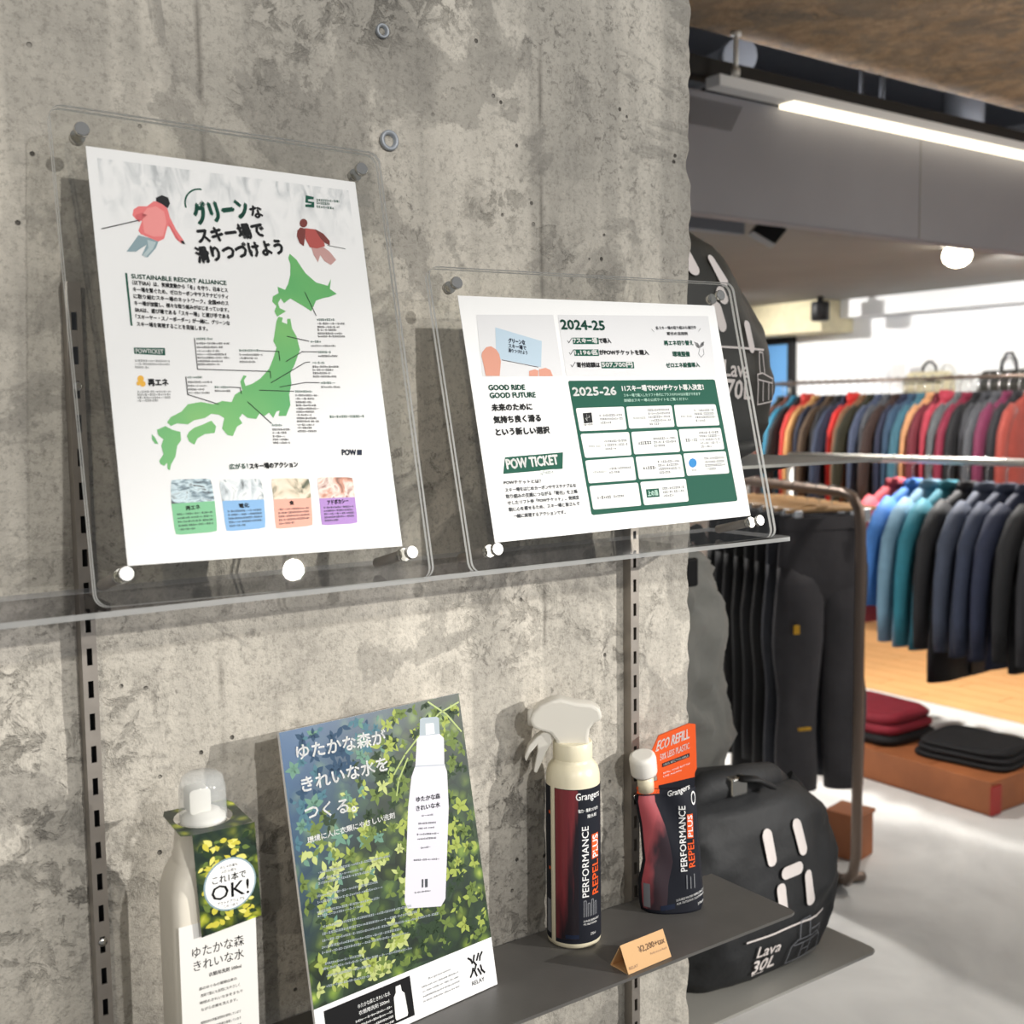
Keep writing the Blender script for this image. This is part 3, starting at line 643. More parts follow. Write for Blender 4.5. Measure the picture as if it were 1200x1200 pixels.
('P','card_print','cardviolet',1,[(145.0,256.8),(174.5,256.9),(174.3,271.4),(173.8,276.5),(169.3,277.1),(148.9,277.2),(144.6,276.7),(144.4,271.6)]),
('P','photo_print','photo_shop',1,[(145.0,245.5),(145.7,241.2),(149.7,240.8),(170.1,241.4),(174.2,242.0),(174.8,246.1),(174.5,256.9),(145.0,256.8)]),
('T','lettering','アドボカシー','ink',[(151.1,261.9),(168.4,261.1),(168.3,257.8),(150.9,258.5)]),
('D','microtext','slate',[(147.6,264.6),(172.0,264.6),(172.0,263.3),(147.6,263.3)]),
('D','microtext','slate',[(147.5,267.1),(171.9,267.0),(171.9,265.7),(147.5,265.8)]),
('D','microtext','slate',[(147.4,269.5),(171.9,269.4),(171.9,268.1),(147.4,268.2)]),
('D','microtext','slate',[(147.3,272.0),(171.9,271.8),(171.8,270.5),(147.3,270.7)]),
('D','microtext','slate',[(147.2,274.4),(159.1,274.3),(159.1,273.0),(147.2,273.1)]),
]
POSTER_TICKET=[
('P','panel_print','palegrey',1,[(15.6,16.3),(96.7,14.3),(96.7,70.2),(12.3,70.2)]),
('P','panel_print','palegrey',1,[(101.7,14.2),(285.9,10.9),(283.2,72.7),(100.3,70.2)]),
('P','card_print','cardpale',2,[(32.9,27.0),(79.6,38.6),(74.5,62.0),(29.1,54.1)]),
('T','lettering','グリーンな','navy',[(44.0,40.5),(61.1,42.3),(61.6,38.0),(44.5,36.3)]),
('T','lettering','スキー場で','navy',[(43.2,45.1),(61.4,46.8),(61.8,43.0),(43.6,41.2)]),
('T','lettering','滑りつづけよう','navy',[(42.5,48.8),(61.8,51.0),(62.2,47.6),(42.9,45.4)]),
('L','card_edge_print','navy',0.50,[(34.3,55.6),(71.1,62.0)]),
('P','finger_print','skin',3,[(15.5,49.0),(20.6,44.5),(25.5,43.7),(30.4,46.7),(32.6,50.4),(33.2,56.9),(29.6,69.6),(15.6,69.5),(15.1,59.7),(14.3,52.3)]),
('P','finger_print','skin',3,[(60.9,65.4),(67.3,63.9),(70.9,65.1),(69.6,70.0),(60.1,69.9)]),
('P','finger_print','skin',3,[(71.8,63.9),(79.0,62.6),(83.9,64.5),(85.6,70.1),(70.7,70.0)]),
('T','lettering','2024-25','green',[(103.2,27.4),(152.8,27.4),(152.8,18.8),(103.2,18.9)]),
('L','tick_print','ink',0.50,[(108.0,38.0),(109.1,39.8),(113.3,35.3)]),
('L','tick_print','ink',0.50,[(107.8,48.8),(108.9,50.6),(113.0,46.1)]),
('L','tick_print','ink',0.50,[(107.4,60.1),(108.5,61.9),(112.6,57.5)]),
('P','highlight_print','green',2,[(114.1,35.0),(143.7,34.6),(143.2,40.7),(113.7,41.0)]),
('T','lettering','7スキー場','white',[(114.6,40.1),(141.5,39.8),(141.4,35.1),(114.5,35.4)]),
('T','lettering','で導入','ink',[(143.8,39.8),(157.5,39.6),(157.5,34.9),(143.7,35.0)]),
('P','highlight_print','green',2,[(113.5,45.8),(141.4,45.6),(141.0,51.7),(113.0,51.8)]),
('T','lettering','1,196名','white',[(113.9,50.9),(139.3,50.8),(139.2,46.1),(113.9,46.2)]),
('T','lettering','がPOWチケットを購入','ink',[(141.9,50.7),(200.6,50.5),(200.5,45.7),(141.9,46.0)]),
('T','lettering','寄付総額は','ink',[(113.9,62.2),(140.0,62.3),(140.0,57.7),(113.9,57.6)]),
('P','highlight_print','green',2,[(142.1,57.1),(180.8,57.1),(180.3,63.3),(141.7,63.2)]),
('T','lettering','507,700円','white',[(142.6,62.3),(178.5,62.4),(178.5,57.7),(142.6,57.6)]),
('T','lettering','各スキー場の取り組みも進行中','slate',[(214.7,26.0),(266.7,24.4),(266.6,21.1),(214.6,22.7)]),
('L','tick_print','slate',0.40,[(209.2,25.5),(211.9,27.9)]),
('L','tick_print','slate',0.40,[(272.5,23.7),(269.3,26.7)]),
('T','lettering','寄付の活用例','ink',[(227.6,31.2),(254.2,30.8),(254.1,27.5),(227.6,27.9)]),
('T','lettering','再エネ切り替え','green',[(222.1,41.2),(259.3,40.5),(259.2,35.9),(222.1,36.5)]),
('T','lettering','環境整備','green',[(230.5,51.9),(252.4,51.9),(252.4,46.9),(230.5,47.0)]),
('T','lettering','ゼロエネ設備導入','green',[(219.9,62.8),(262.9,62.2),(262.9,57.6),(219.8,58.2)]),
('P','leaf_icon_print','ink',1,[(260.9,36.9),(265.8,38.1),(267.7,41.4),(270.1,38.1),(274.8,36.7),(273.0,40.7),(268.6,43.0),(266.3,43.7),(263.1,42.4)]),
('L','leaf_icon_print','slate',0.40,[(267.2,43.3),(264.2,49.2),(266.9,52.5),(271.5,49.2),(271.4,44.0)]),
('T','lettering','GOOD RIDE','green',[(16.6,81.8),(53.8,81.9),(53.8,77.4),(16.6,77.3)]),
('T','lettering','GOOD FUTURE','green',[(16.7,88.6),(63.8,88.7),(63.8,84.2),(16.7,84.1)]),
('T','lettering','未来のために','ink',[(16.8,99.8),(58.3,99.7),(58.3,93.7),(16.8,93.8)]),
('T','lettering','気持ち良く滑る','ink',[(16.8,110.4),(65.4,110.0),(65.4,103.8),(16.8,104.2)]),
('T','lettering','という新しい選択','ink',[(17.3,120.9),(72.7,120.8),(72.7,114.6),(17.3,114.7)]),
('P','banner_print','green',1,[(22.6,139.5),(83.7,137.9),(80.5,152.4),(18.3,153.5)]),
('T','lettering','POW TICKET','white',[(22.9,149.7),(76.7,148.1),(76.4,139.9),(22.6,141.5)]),
('P','pill_print','white',3,[(56.3,152.6),(71.7,152.3),(71.3,156.8),(56.3,157.1)]),
('L','pill_print','green',0.50,[(56.7,154.9),(57.8,156.4),(60.3,152.8)]),
('D','microtext','green',[(60.6,155.8),(70.2,155.6),(70.1,153.7),(60.6,154.0)]),
('T','lettering','POWチケットとは？','ink',[(17.5,162.5),(55.4,163.3),(55.4,160.2),(17.6,159.4)]),
('T','lettering','スキー場をはじめカーボンやサステナブルな','slate',[(17.7,169.0),(92.0,169.3),(92.1,165.8),(17.7,165.5)]),
('T','lettering','取り組みの支援につながる「寄付」を上乗','slate',[(17.5,174.5),(92.4,174.8),(92.4,171.3),(17.5,170.9)]),
('T','lettering','せしたリフト券「POWチケット」。気候変','slate',[(18.0,179.9),(93.2,180.1),(93.2,176.6),(18.1,176.4)]),
('T','lettering','動に心を寄せるため、スキー場と皆さんで','slate',[(18.5,185.5),(92.6,185.4),(92.6,181.9),(18.5,182.0)]),
('T','lettering','一緒に実現するアクションです。','slate',[(21.8,191.4),(76.0,191.8),(76.1,188.3),(21.8,187.9)]),
('P','panel_print','green',1,[(101.5,75.4),(103.1,74.3),(278.3,74.4),(280.2,75.5),(283.0,193.0),(281.3,194.6),(106.0,195.0),(104.1,193.9)]),
('T','lettering','2025-26','white',[(104.6,88.0),(153.9,87.8),(153.9,80.5),(104.5,80.7)]),
('T','lettering','11スキー場でPOWチケット導入決定！','white',[(161.5,84.7),(262.9,84.6),(262.9,79.1),(161.5,79.2)]),
('T','lettering','スキー場で購入したリフト券代にプラスのPOWはお選びできます','mint',[(162.1,90.0),(257.6,90.0),(257.6,87.1),(162.1,87.1)]),
('T','lettering','詳細はスキー場の公式サイトをご覧ください','mint',[(161.7,94.8),(240.3,94.6),(240.3,91.8),(161.7,91.9)]),
('P','cell_print','white',2,[(105.2,100.5),(105.8,99.5),(106.7,99.2),(158.5,99.0),(159.6,99.3),(160.2,100.3),(159.6,118.8),(158.9,119.8),(157.9,120.1),(107.3,120.0),(106.4,119.7),(105.7,118.8)]),
('D','microtext','slate',[(130.1,107.5),(156.6,107.5),(156.6,105.5),(130.1,105.6)]),
('D','microtext','slate',[(130.1,110.8),(156.5,110.8),(156.5,108.9),(130.1,108.9)]),
('D','microtext','slate',[(130.1,114.2),(143.2,114.2),(143.2,112.3),(130.1,112.3)]),
('P','cell_print','white',2,[(163.0,100.3),(163.7,99.4),(164.6,99.1),(216.7,99.1),(217.7,99.4),(218.4,100.3),(217.9,118.2),(217.2,119.2),(216.1,119.5),(164.1,119.5),(163.1,119.1),(162.5,118.2)]),
('D','microtext','slate',[(188.0,104.0),(214.9,104.0),(214.9,102.0),(188.0,102.0)]),
('D','microtext','slate',[(187.9,107.2),(214.8,107.2),(214.8,105.3),(187.9,105.3)]),
('D','microtext','slate',[(187.8,110.5),(214.7,110.5),(214.7,108.5),(187.8,108.5)]),
('D','microtext','slate',[(187.7,113.8),(214.6,113.8),(214.6,111.8),(187.7,111.8)]),
('D','microtext','slate',[(187.6,117.0),(201.0,117.0),(201.0,115.1),(187.6,115.1)]),
('D','microtext','grey',[(169.2,110.9),(184.5,110.9),(184.5,109.1),(169.2,109.1)]),
('P','cell_print','white',2,[(221.4,100.1),(222.0,99.1),(223.0,98.8),(273.5,99.2),(274.5,99.5),(275.2,100.4),(276.1,118.5),(275.5,119.5),(274.5,119.8),(222.4,119.6),(221.4,119.2),(220.8,118.3)]),
('D','microtext','slate',[(245.8,105.6),(272.1,105.7),(272.1,103.7),(245.8,103.6)]),
('D','microtext','slate',[(245.8,108.9),(272.3,109.0),(272.3,107.0),(245.8,106.9)]),
('D','microtext','slate',[(245.8,112.2),(272.4,112.3),(272.4,110.3),(245.8,110.2)]),
('D','microtext','slate',[(245.9,115.5),(259.1,115.6),(259.1,113.6),(245.9,113.5)]),
('D','microtext','grey',[(227.5,110.9),(242.6,111.0),(242.6,109.1),(227.5,109.0)]),
('P','cell_print','white',2,[(105.8,123.8),(106.4,122.9),(107.4,122.5),(159.7,122.6),(160.7,122.9),(161.4,123.9),(160.2,142.7),(159.5,143.7),(158.5,144.0),(108.3,144.0),(107.4,143.6),(106.7,142.7)]),
('D','microtext','slate',[(130.9,131.1),(157.5,131.2),(157.5,129.3),(130.9,129.3)]),
('D','microtext','slate',[(130.9,134.6),(157.3,134.6),(157.3,132.7),(130.9,132.7)]),
('D','microtext','slate',[(130.9,138.0),(143.9,138.0),(143.9,136.1),(130.9,136.1)]),
('D','microtext','grey',[(112.7,135.0),(127.7,135.0),(127.7,133.3),(112.7,133.3)]),
('P','cell_print','white',2,[(164.0,124.0),(164.7,123.0),(165.7,122.7),(218.4,122.5),(219.4,122.8),(220.1,123.8),(219.5,142.2),(218.8,143.1),(217.7,143.5),(165.0,143.4),(164.0,143.1),(163.4,142.2)]),
('D','microtext','slate',[(189.2,131.0),(216.4,130.9),(216.4,129.0),(189.1,129.0)]),
('D','microtext','slate',[(189.0,134.3),(216.3,134.3),(216.3,132.3),(189.0,132.3)]),
('D','microtext','slate',[(188.9,137.6),(202.5,137.6),(202.5,135.7),(188.9,135.7)]),
('D','microtext','ink',[(170.2,134.7),(185.7,134.7),(185.7,132.0),(170.2,132.1)]),
('P','cell_print','white',2,[(222.2,123.4),(222.8,122.5),(223.8,122.2),(274.9,122.4),(276.0,122.7),(276.6,123.7),(276.9,142.3),(276.3,143.2),(275.3,143.5),(224.1,143.2),(223.1,142.8),(222.5,141.9)]),
('D','microtext','slate',[(246.9,127.3),(273.3,127.5),(273.4,125.4),(246.9,125.3)]),
('D','microtext','slate',[(247.0,130.7),(273.4,130.8),(273.4,128.8),(247.0,128.7)]),
('D','microtext','slate',[(247.0,134.1),(273.4,134.2),(273.5,132.2),(247.0,132.0)]),
('D','microtext','slate',[(247.1,137.4),(273.5,137.6),(273.5,135.6),(247.1,135.4)]),
('D','microtext','slate',[(247.1,140.8),(260.2,140.9),(260.2,138.9),(247.1,138.8)]),
('D','microtext','ink',[(228.7,134.4),(243.8,134.5),(243.8,131.7),(228.8,131.6)]),
('P','cell_print','white',2,[(106.3,147.7),(106.9,146.7),(107.9,146.4),(159.9,145.8),(160.9,146.1),(161.5,147.1),(160.9,165.6),(160.2,166.5),(159.2,166.9),(108.0,166.8),(107.0,166.5),(106.4,165.5)]),
('D','microtext','slate',[(131.2,156.1),(157.9,155.9),(157.8,154.1),(131.2,154.2)]),
('D','microtext','slate',[(131.1,159.4),(144.3,159.3),(144.3,157.5),(131.1,157.5)]),
('D','microtext','grey',[(112.8,158.2),(127.9,158.2),(127.9,156.4),(112.8,156.5)]),
('P','cell_print','white',2,[(164.4,146.9),(165.1,146.0),(166.0,145.7),(218.5,146.0),(219.6,146.3),(220.3,147.3),(220.1,166.1),(219.4,167.0),(218.3,167.3),(165.9,166.6),(164.9,166.3),(164.3,165.4)]),
('D','microtext','slate',[(189.6,152.6),(216.8,152.8),(216.8,150.9),(189.6,150.6)]),
('D','microtext','slate',[(189.6,156.0),(216.7,156.2),(216.7,154.3),(189.6,154.0)]),
('D','microtext','slate',[(189.6,159.4),(216.7,159.6),(216.7,157.7),(189.6,157.4)]),
('D','microtext','slate',[(189.6,162.7),(203.0,162.9),(203.0,160.9),(189.6,160.8)]),
('D','microtext','ink',[(170.8,157.9),(186.3,158.1),(186.3,155.4),(170.9,155.2)]),
('P','cell_print','white',2,[(223.0,146.7),(223.6,145.7),(224.6,145.4),(276.2,145.6),(277.2,145.9),(277.9,146.9),(278.1,165.8),(277.4,166.8),(276.4,167.1),(224.8,166.6),(223.8,166.3),(223.2,165.3)]),
('D','microtext','slate',[(247.9,152.3),(274.6,152.5),(274.6,150.4),(247.9,150.3)]),
('D','microtext','slate',[(248.0,155.7),(274.6,155.9),(274.6,153.9),(248.0,153.7)]),
('D','microtext','slate',[(248.0,159.2),(274.7,159.3),(274.7,157.3),(248.0,157.1)]),
('D','microtext','slate',[(248.0,162.6),(261.3,162.7),(261.3,160.7),(248.0,160.6)]),
('P','cell_print','white',2,[(106.4,170.5),(107.1,169.6),(108.1,169.3),(160.5,169.4),(161.5,169.7),(162.2,170.7),(161.8,189.2),(161.1,190.2),(160.1,190.5),(108.2,190.2),(107.3,189.9),(106.6,188.9)]),
('D','microtext','slate',[(131.6,181.1),(145.0,181.2),(145.0,179.3),(131.6,179.2)]),
('D','microtext','ink',[(113.0,181.4),(128.3,181.5),(128.3,179.0),(113.0,178.9)]),
('P','cell_print','white',2,[(165.0,170.4),(165.7,169.4),(166.7,169.1),(218.9,169.2),(219.9,169.5),(220.6,170.4),(219.9,189.3),(219.1,190.3),(218.1,190.6),(166.8,190.5),(165.8,190.1),(165.2,189.2)]),
('D','microtext','slate',[(190.1,177.7),(216.9,177.7),(216.9,175.8),(190.1,175.8)]),
('D','microtext','slate',[(190.0,181.1),(216.8,181.2),(216.8,179.2),(190.0,179.2)]),
('D','microtext','slate',[(190.0,184.5),(203.2,184.6),(203.2,182.7),(190.0,182.6)]),
('P','emblem_print','ink',3,[(111.9,103.9),(121.9,103.5),(121.4,112.8),(111.5,113.3)]),
('D','microtext','ink',[(111.4,115.2),(121.3,115.0),(121.3,113.5),(111.4,113.8)]),
('L','emblem_print','white',0.50,[(116.2,105.2),(115.5,110.8),(114.1,108.7),(118.7,107.8),(118.5,106.4)]),
('P','emblem_print','skyblue',3,[(238.0,155.1),(236.8,157.3),(234.5,158.8),(231.8,159.3),(229.4,158.6),(227.9,156.9),(227.7,154.6),(228.8,152.4),(231.1,150.9),(233.8,150.4),(236.2,151.1),(237.8,152.9)]),
('D','microtext','grey',[(230.0,162.8),(236.0,162.8),(236.0,161.0),(230.0,161.0)]),
('P','emblem_print','green',3,[(170.1,176.1),(185.7,176.2),(185.2,184.0),(169.7,183.9)]),
('T','lettering','上の湯','mint',[(171.5,182.5),(183.6,182.6),(183.6,177.6),(171.6,177.6)]),
]
POSTER_FOREST=[
('T','lettering','ゆたかな森が','white',[(12.7,24.8),(99.6,28.8),(100.2,16.4),(13.3,12.5)]),
('T','lettering','きれいな水を','white',[(13.9,51.3),(98.6,51.3),(98.6,39.0),(13.9,39.0)]),
('T','lettering','つくる。','white',[(13.2,73.4),(61.7,77.4),(62.7,65.7),(14.2,61.7)]),
('T','lettering','環境に人に衣類にやさしい洗剤','white',[(13.0,92.0),(98.9,92.3),(98.9,87.3),(13.1,87.0)]),
('P','bottle_print','lavender',1,[(132.4,31.6),(135.7,29.4),(157.8,31.9),(161.7,36.3),(158.5,58.6),(160.3,66.2),(157.0,96.7),(140.4,173.0),(134.8,177.9),(100.1,169.6),(98.0,163.0),(114.1,86.5),(121.5,62.4),(127.4,53.1)]),
('P','bottle_print','capgrey',1,[(138.6,15.2),(141.2,14.3),(157.1,16.3),(159.2,18.1),(157.8,31.9),(135.7,29.4)]),
('P','bottle_print','white',2,[(143.8,20.0),(152.6,21.2),(152.3,30.3),(142.5,29.6)]),
('L','bottle_print','capgrey',0.80,[(127.2,54.2),(158.4,59.5)]),
('T','lettering','ゆたかな森','slate',[(123.1,84.6),(148.9,87.1),(149.3,82.5),(123.6,80.0)]),
('T','lettering','きれいな水','slate',[(121.9,92.1),(147.6,94.4),(148.1,89.8),(122.3,87.5)]),
('D','microtext','slate',[(126.8,97.9),(138.9,99.7),(139.1,98.3),(127.0,96.6)]),
('D','microtext','slate',[(122.1,103.6),(140.7,107.0),(141.0,105.7),(122.3,102.2)]),
('D','microtext','slate',[(121.4,107.6),(138.6,110.7),(138.8,109.4),(121.6,106.3)]),
('D','microtext','slate',[(119.2,112.2),(142.1,116.8),(142.3,115.5),(119.5,110.8)]),
('D','microtext','slate',[(119.1,116.1),(139.1,120.1),(139.4,118.7),(119.4,114.8)]),
('D','microtext','slate',[(121.5,124.5),(131.6,125.9),(131.8,124.6),(121.7,123.1)]),
('D','microtext','slate',[(112.4,132.5),(139.0,138.5),(139.3,137.1),(112.7,131.2)]),
('P','emblem_print','slate',2,[(118.2,149.9),(120.0,150.1),(118.8,157.0),(117.1,156.8)]),
('P','emblem_print','slate',2,[(121.6,150.6),(124.5,151.1),(123.3,158.0),(120.5,157.5)]),
('D','microtext','slate',[(109.2,159.3),(125.6,162.2),(125.8,161.1),(109.4,158.2)]),
('D','microtext','capgrey',[(19.1,117.9),(89.0,122.7),(89.1,120.9),(19.2,116.2)]),
('D','microtext','capgrey',[(18.4,122.9),(61.0,126.0),(61.1,124.3),(18.5,121.2)]),
('D','microtext','capgrey',[(17.9,126.3),(68.5,130.0),(68.6,128.3),(18.0,124.5)]),
('D','microtext','capgrey',[(15.2,135.7),(73.7,140.4),(73.8,138.7),(15.3,134.0)]),
('D','microtext','capgrey',[(15.0,140.6),(77.5,145.8),(77.7,144.1),(15.1,138.9)]),
('D','microtext','capgrey',[(13.4,148.1),(73.0,153.4),(73.2,151.7),(13.5,146.4)]),
('D','microtext','capgrey',[(13.4,151.3),(56.5,155.3),(56.6,153.6),(13.6,149.6)]),
('D','microtext','capgrey',[(16.6,160.5),(104.1,169.1),(104.3,167.4),(16.8,158.8)]),
('D','microtext','capgrey',[(15.8,166.1),(108.8,175.6),(109.0,173.9),(16.0,164.3)]),
('D','microtext','capgrey',[(15.0,171.2),(130.9,183.5),(131.1,181.8),(15.2,169.5)]),
('D','microtext','capgrey',[(13.8,176.2),(90.3,184.6),(90.5,182.9),(14.0,174.5)]),
('D','microtext','capgrey',[(13.2,180.3),(97.9,189.8),(98.1,188.1),(13.4,178.6)]),
('D','microtext','capgrey',[(14.8,189.4),(50.5,193.7),(50.7,192.0),(15.0,187.8)]),
('D','microtext','capgrey',[(11.8,192.7),(98.6,203.3),(98.8,201.6),(12.0,191.0)]),
('D','microtext','capgrey',[(14.7,199.0),(56.9,204.4),(57.1,202.7),(14.9,197.4)]),
('D','microtext','capgrey',[(13.5,206.8),(55.7,212.3),(55.9,210.7),(13.7,205.1)]),
('P','footer_print','white',1,[(1.1,218.1),(183.0,220.1),(183.6,265.4),(170.5,338.6),(0.0,272.3)]),
]

# ================================================================== STRUCTURE
WY = 0.885            # front face of the concrete column
WX = 0.868            # its corner

def build_wall():
    mb = MB()
    st = 0.006
    x0, x1, z0, z1 = -0.15, WX, 0.60, 2.10
    nx = int((x1 - x0) / st); nz_ = int((z1 - z0) / st)
    vs = []; fs = []
    for j in range(nz_ + 1):
        for i in range(nx + 1):
            x = x0 + (x1 - x0) * i / nx; z = z0 + (z1 - z0) * j / nz_
            n1 = noise.noise(Vector((x * 6, 3.1, z * 6))); n2 = noise.noise(Vector((x * 38, 9.7, z * 38)))
            y = WY + max(0, n1 - 0.15) * 0.004 + max(0, n2 - 0.1) * 0.0022
            if 0 < i < nx and noise.noise(Vector((x * 3, 1.7, z * 3))) > 0.15:
                y += max(0, noise.noise(Vector((x * 90, 4.4, z * 90)))) * 0.004
            edge = 0
            if i >= nx - 1:
                edge = -abs(noise.noise(Vector((0.3, 7.7, z * 22)))) * 0.006 + noise.noise(Vector((0.9, 2.2, z * 60))) * 0.004
                if i == nx: y += 0.005
            # shuttering joints: shallow vertical grooves
            for gx in (0.0, 0.335, 0.668):
                d = abs(x - gx - 0.002 * noise.noise(Vector((gx, 0, z * 12))))
                if d < 0.005: y += 0.0016 * (1 - d / 0.005)
            # pour joint running across below the shelf
            d = abs(z - 1.155 - 0.012 * noise.noise(Vector((x * 9, 5, 0))) - 0.06 * (x - 0.2))
            if d < 0.007 and x < 0.5: y += 0.003 * (1 - d / 0.007)
            vs.append((x + edge, y, z))
    w = nx + 1
    for j in range(nz_):
        for i in range(nx):
            a = j * w + i; fs.append((a, a + 1, a + 1 + w, a + w))
    mb.add(vs, fs, 0, True)
    # side face from the ragged corner back
    sv = [];
    for j in range(nz_ + 1):
        q = vs[j * w + nx]; sv += [q, (q[0] + 0.004, 0.93, q[2]), (WX, 1.6, q[2])]
    mb.add(sv, [(j * 3 + k, j * 3 + k + 1, j * 3 + 3 + k + 1, j * 3 + 3 + k) for j in range(nz_) for k in range(2)], 0, False)
    # coarse remainder outside the view
    def rect(xa, xb, za, zb): mb.add([(xa, WY, za), (xb, WY, za), (xb, WY, zb), (xa, WY, zb)], [(0, 1, 2, 3)])
    rect(-1.6, x0, 0, 2.55); rect(x0, x1, 0, z0); rect(x0, x1, z1, 2.55)
    mb.add([(WX, WY, 0), (WX, 1.6, 0), (WX, 1.6, z0), (WX, WY, z0)], [(0, 1, 2, 3)])
    mb.add([(WX, WY, z1), (WX, 1.6, z1), (WX, 1.6, 2.55), (WX, WY, 2.55)], [(0, 1, 2, 3)])
    mb.add([(-1.6, 1.6, 0), (WX, 1.6, 0), (WX, 1.6, 2.55), (-1.6, 1.6, 2.55)], [(3, 2, 1, 0)])
    o = mb.build('wall_front', 'concrete', kind='structure')
    return o
wall = build_wall()
def tie_sleeve(x, z, r):
    mb = MB(); n = 20
    prof = [(r * 0.98, -0.0002), (r, -0.003), (r * 0.86, -0.0042), (r * 0.62, -0.003), (r * 0.52, 0.003)]
    mb.rings([[(x + a * math.cos(2 * math.pi * i / n), WY + dy, z + a * math.sin(2 * math.pi * i / n)) for i in range(n)] for a, dy in prof], 0, True, False)
    o = mb.build('tie_sleeve', 'pipe_grey', wall)
    mb = MB(); mb.rings([[(x + a * math.cos(2 * math.pi * i / n), WY + dy, z + a * math.sin(2 * math.pi * i / n)) for i in range(n)] for a, dy in ((r * 0.56, 0.0015), (r * 0.5, 0.0015))], 0, True, True)
    mb.build('tie_hole', 'black_metal', o)
tie_sleeve(0.5018, 1.6852, 0.0088); tie_sleeve(0.4973, 1.7761, 0.0062)

mb = MB(); mb.add([(-2, -3, 0), (4.84, -3, 0), (4.84, 9, 0), (-2, 9, 0)], [(0, 1, 2, 3)])
mb.build('floor', 'floor_concrete', kind='structure')
mb = MB(); mb.box(4.845, -3, -0.02, 6.45, 9, -0.004)
fw = mb.build('floor_wood', 'wood_crate', kind='structure')
pk = MB(); pk.box(0, 0, -0.004, 0.130, 0.895, 0.0); pk_me = None
xx = 4.846; row = 0
while xx < 6.44:
    for k in range(6):
        y = 1.6 + k * 0.9 + (row % 3) * 0.3
        if pk_me is None:
            o = pk.build('plank', 'wood_plank', fw); pk_me = o.data
        else:
            o = bpy.data.objects.new('plank', pk_me); COL.objects.link(o); o.parent = fw
        o.location = (xx, y, 0)
    xx += 0.1335; row += 1

mb = MB(); mb.box(-2, 2.55, 3.1, 7, 9, 3.2); mb.build('ceiling', 'dark_void', kind='structure')
mb = MB(); mb.box(-1.7, 0.80, 2.55, 8, 2.46, 3.15); mb.build('trim_1', 'concrete_brown', kind='structure')
mb = MB(); mb.box(1.6, 2.95, 2.17, 6.45, 9, 2.26); mb.build('trim_2', 'soffit_grey', kind='structure')
mb = MB(); mb.box(6.45, -3, 0, 6.6, 9, 3.1); mb.build('wall_right', 'wall_white', kind='structure')
mb = MB(); mb.box(-2, 9, 0, 6.6, 9.15, 3.1); mb.build('wall_back', 'wall_white', kind='structure')
mb = MB(); mb.box(6.30, 1.5, 2.05, 6.449, 5.03, 2.169); mb.build('trim_3', 'wall_white', kind='structure')
mb = MB(); mb.box(6.12, 5.04, 1.96, 6.449, 6.4, 2.169); mb.build('trim_4', 'beige_bag', kind='structure')
# window in the far wall
mb = MB(); mb.prism([(-0.24, 0), (0.24, 0), (0.24, 0.60), (-0.24, 0.60)], 0.012, 0.018)
win = mb.build('window_1', 'window_glow', kind='structure'); win.matrix_world = Matrix.Translation((6.42, 5.82, 1.31)) @ Matrix.Rotation(-math.pi / 2, 4, 'Z')
for (a, b, c, d) in ((-0.29, -0.05, -0.24, 0.65), (0.24, -0.05, 0.29, 0.65), (-0.24, -0.05, 0.24, 0), (-0.24, 0.60, 0.24, 0.65)):
    mb = MB(); mb.box(a, -0.01, b, c, 0.028, d); mb.build('window_frame', 'black_metal', win)

# ================================================================== CEILING THINGS
du = empty('ceiling_duct', (3.9, 2.5, 2.035), None, 'long grey sheet metal duct hung below the brown concrete beam', 'duct')
mb = MB(); mb.box(-2.1, 0, 0, 2.6, 0.06, 0.36); mb.build('duct_body', 'duct_grey', du, bevel=0.006)
for k in range(4):
    mb = MB(); mb.box(-2.1 + 1.17 * (k + 0.5), -0.0015, 0.004, -2.1 + 1.17 * (k + 0.5) + 0.004, 0.0005, 0.35); mb.build('seam', 'soffit_grey', du)
for k in range(22):
    mb = MB(); mb.add([(-1.50 + 0.012 * k - 0.05, -0.001, 0.255), (-1.50 + 0.012 * k - 0.046, -0.001, 0.255), (-1.50 + 0.012 * k + 0.004, -0.001, 0.335), (-1.50 + 0.012 * k, -0.001, 0.335)], [(0, 1, 2, 3)])
    mb.build('vent_slit', 'black_metal', du)
led = empty('linear_light', (3.9, 2.47, 2.385), None, 'long white linear light fitting along the top of the grey duct', 'light')
mb = MB(); mb.box(-1.40, -0.03, 0.012, 2.6, 0.028, 0.045); mb.build('light_housing', 'wall_white', led)
mb = MB(); mb.box(-1.3, 0.034, 0.0852, 2.58, 0.076, 0.088); mb.build('void_fill_strip', 'void_fill', led)  # unseen glowing strip added to lift the dark void above
mb = MB(); mb.box(-1.08, -0.034, 0.0, 2.58, 0.026, 0.0118); mb.build('light_diffuser', 'led_glow', led)
mb = MB(); mb.box(-2.1, 0.03, 0.05, 2.6, 0.08, 0.085); mb.box(-2.1, 0.026, 0.05, 2.6, 0.0299, 0.106); mb.build('carrier_rail', 'black_metal', led)  # front lip added to keep the fill strip out of view
def rod(loc, z0, z1, r, m, label):
    mb = MB(); mb.tube([(0, 0, 0), (0, 0, z1 - z0)], r, 8); mb.lathe([(r * 2.2, z1 - z0 - 0.012), (r * 2.2, z1 - z0)], 8)
    mb.lathe([(r * 1.8, 0), (r * 1.8, 0.02)], 8)
    o = mb.build('suspension_rod', m); o.location = (loc[0], loc[1], z0); setp(o, label, 'rod', 'rods hanging the linear light')
rod((2.545, 2.42, 0), 2.425, 2.55, 0.007, 'rail_white', 'pale suspension rod between the brown beam and the linear light')
rod((3.25, 2.52, 0), 2.47, 3.1, 0.008, 'black_metal', 'thinner black suspension rod rising from the linear light into the void')
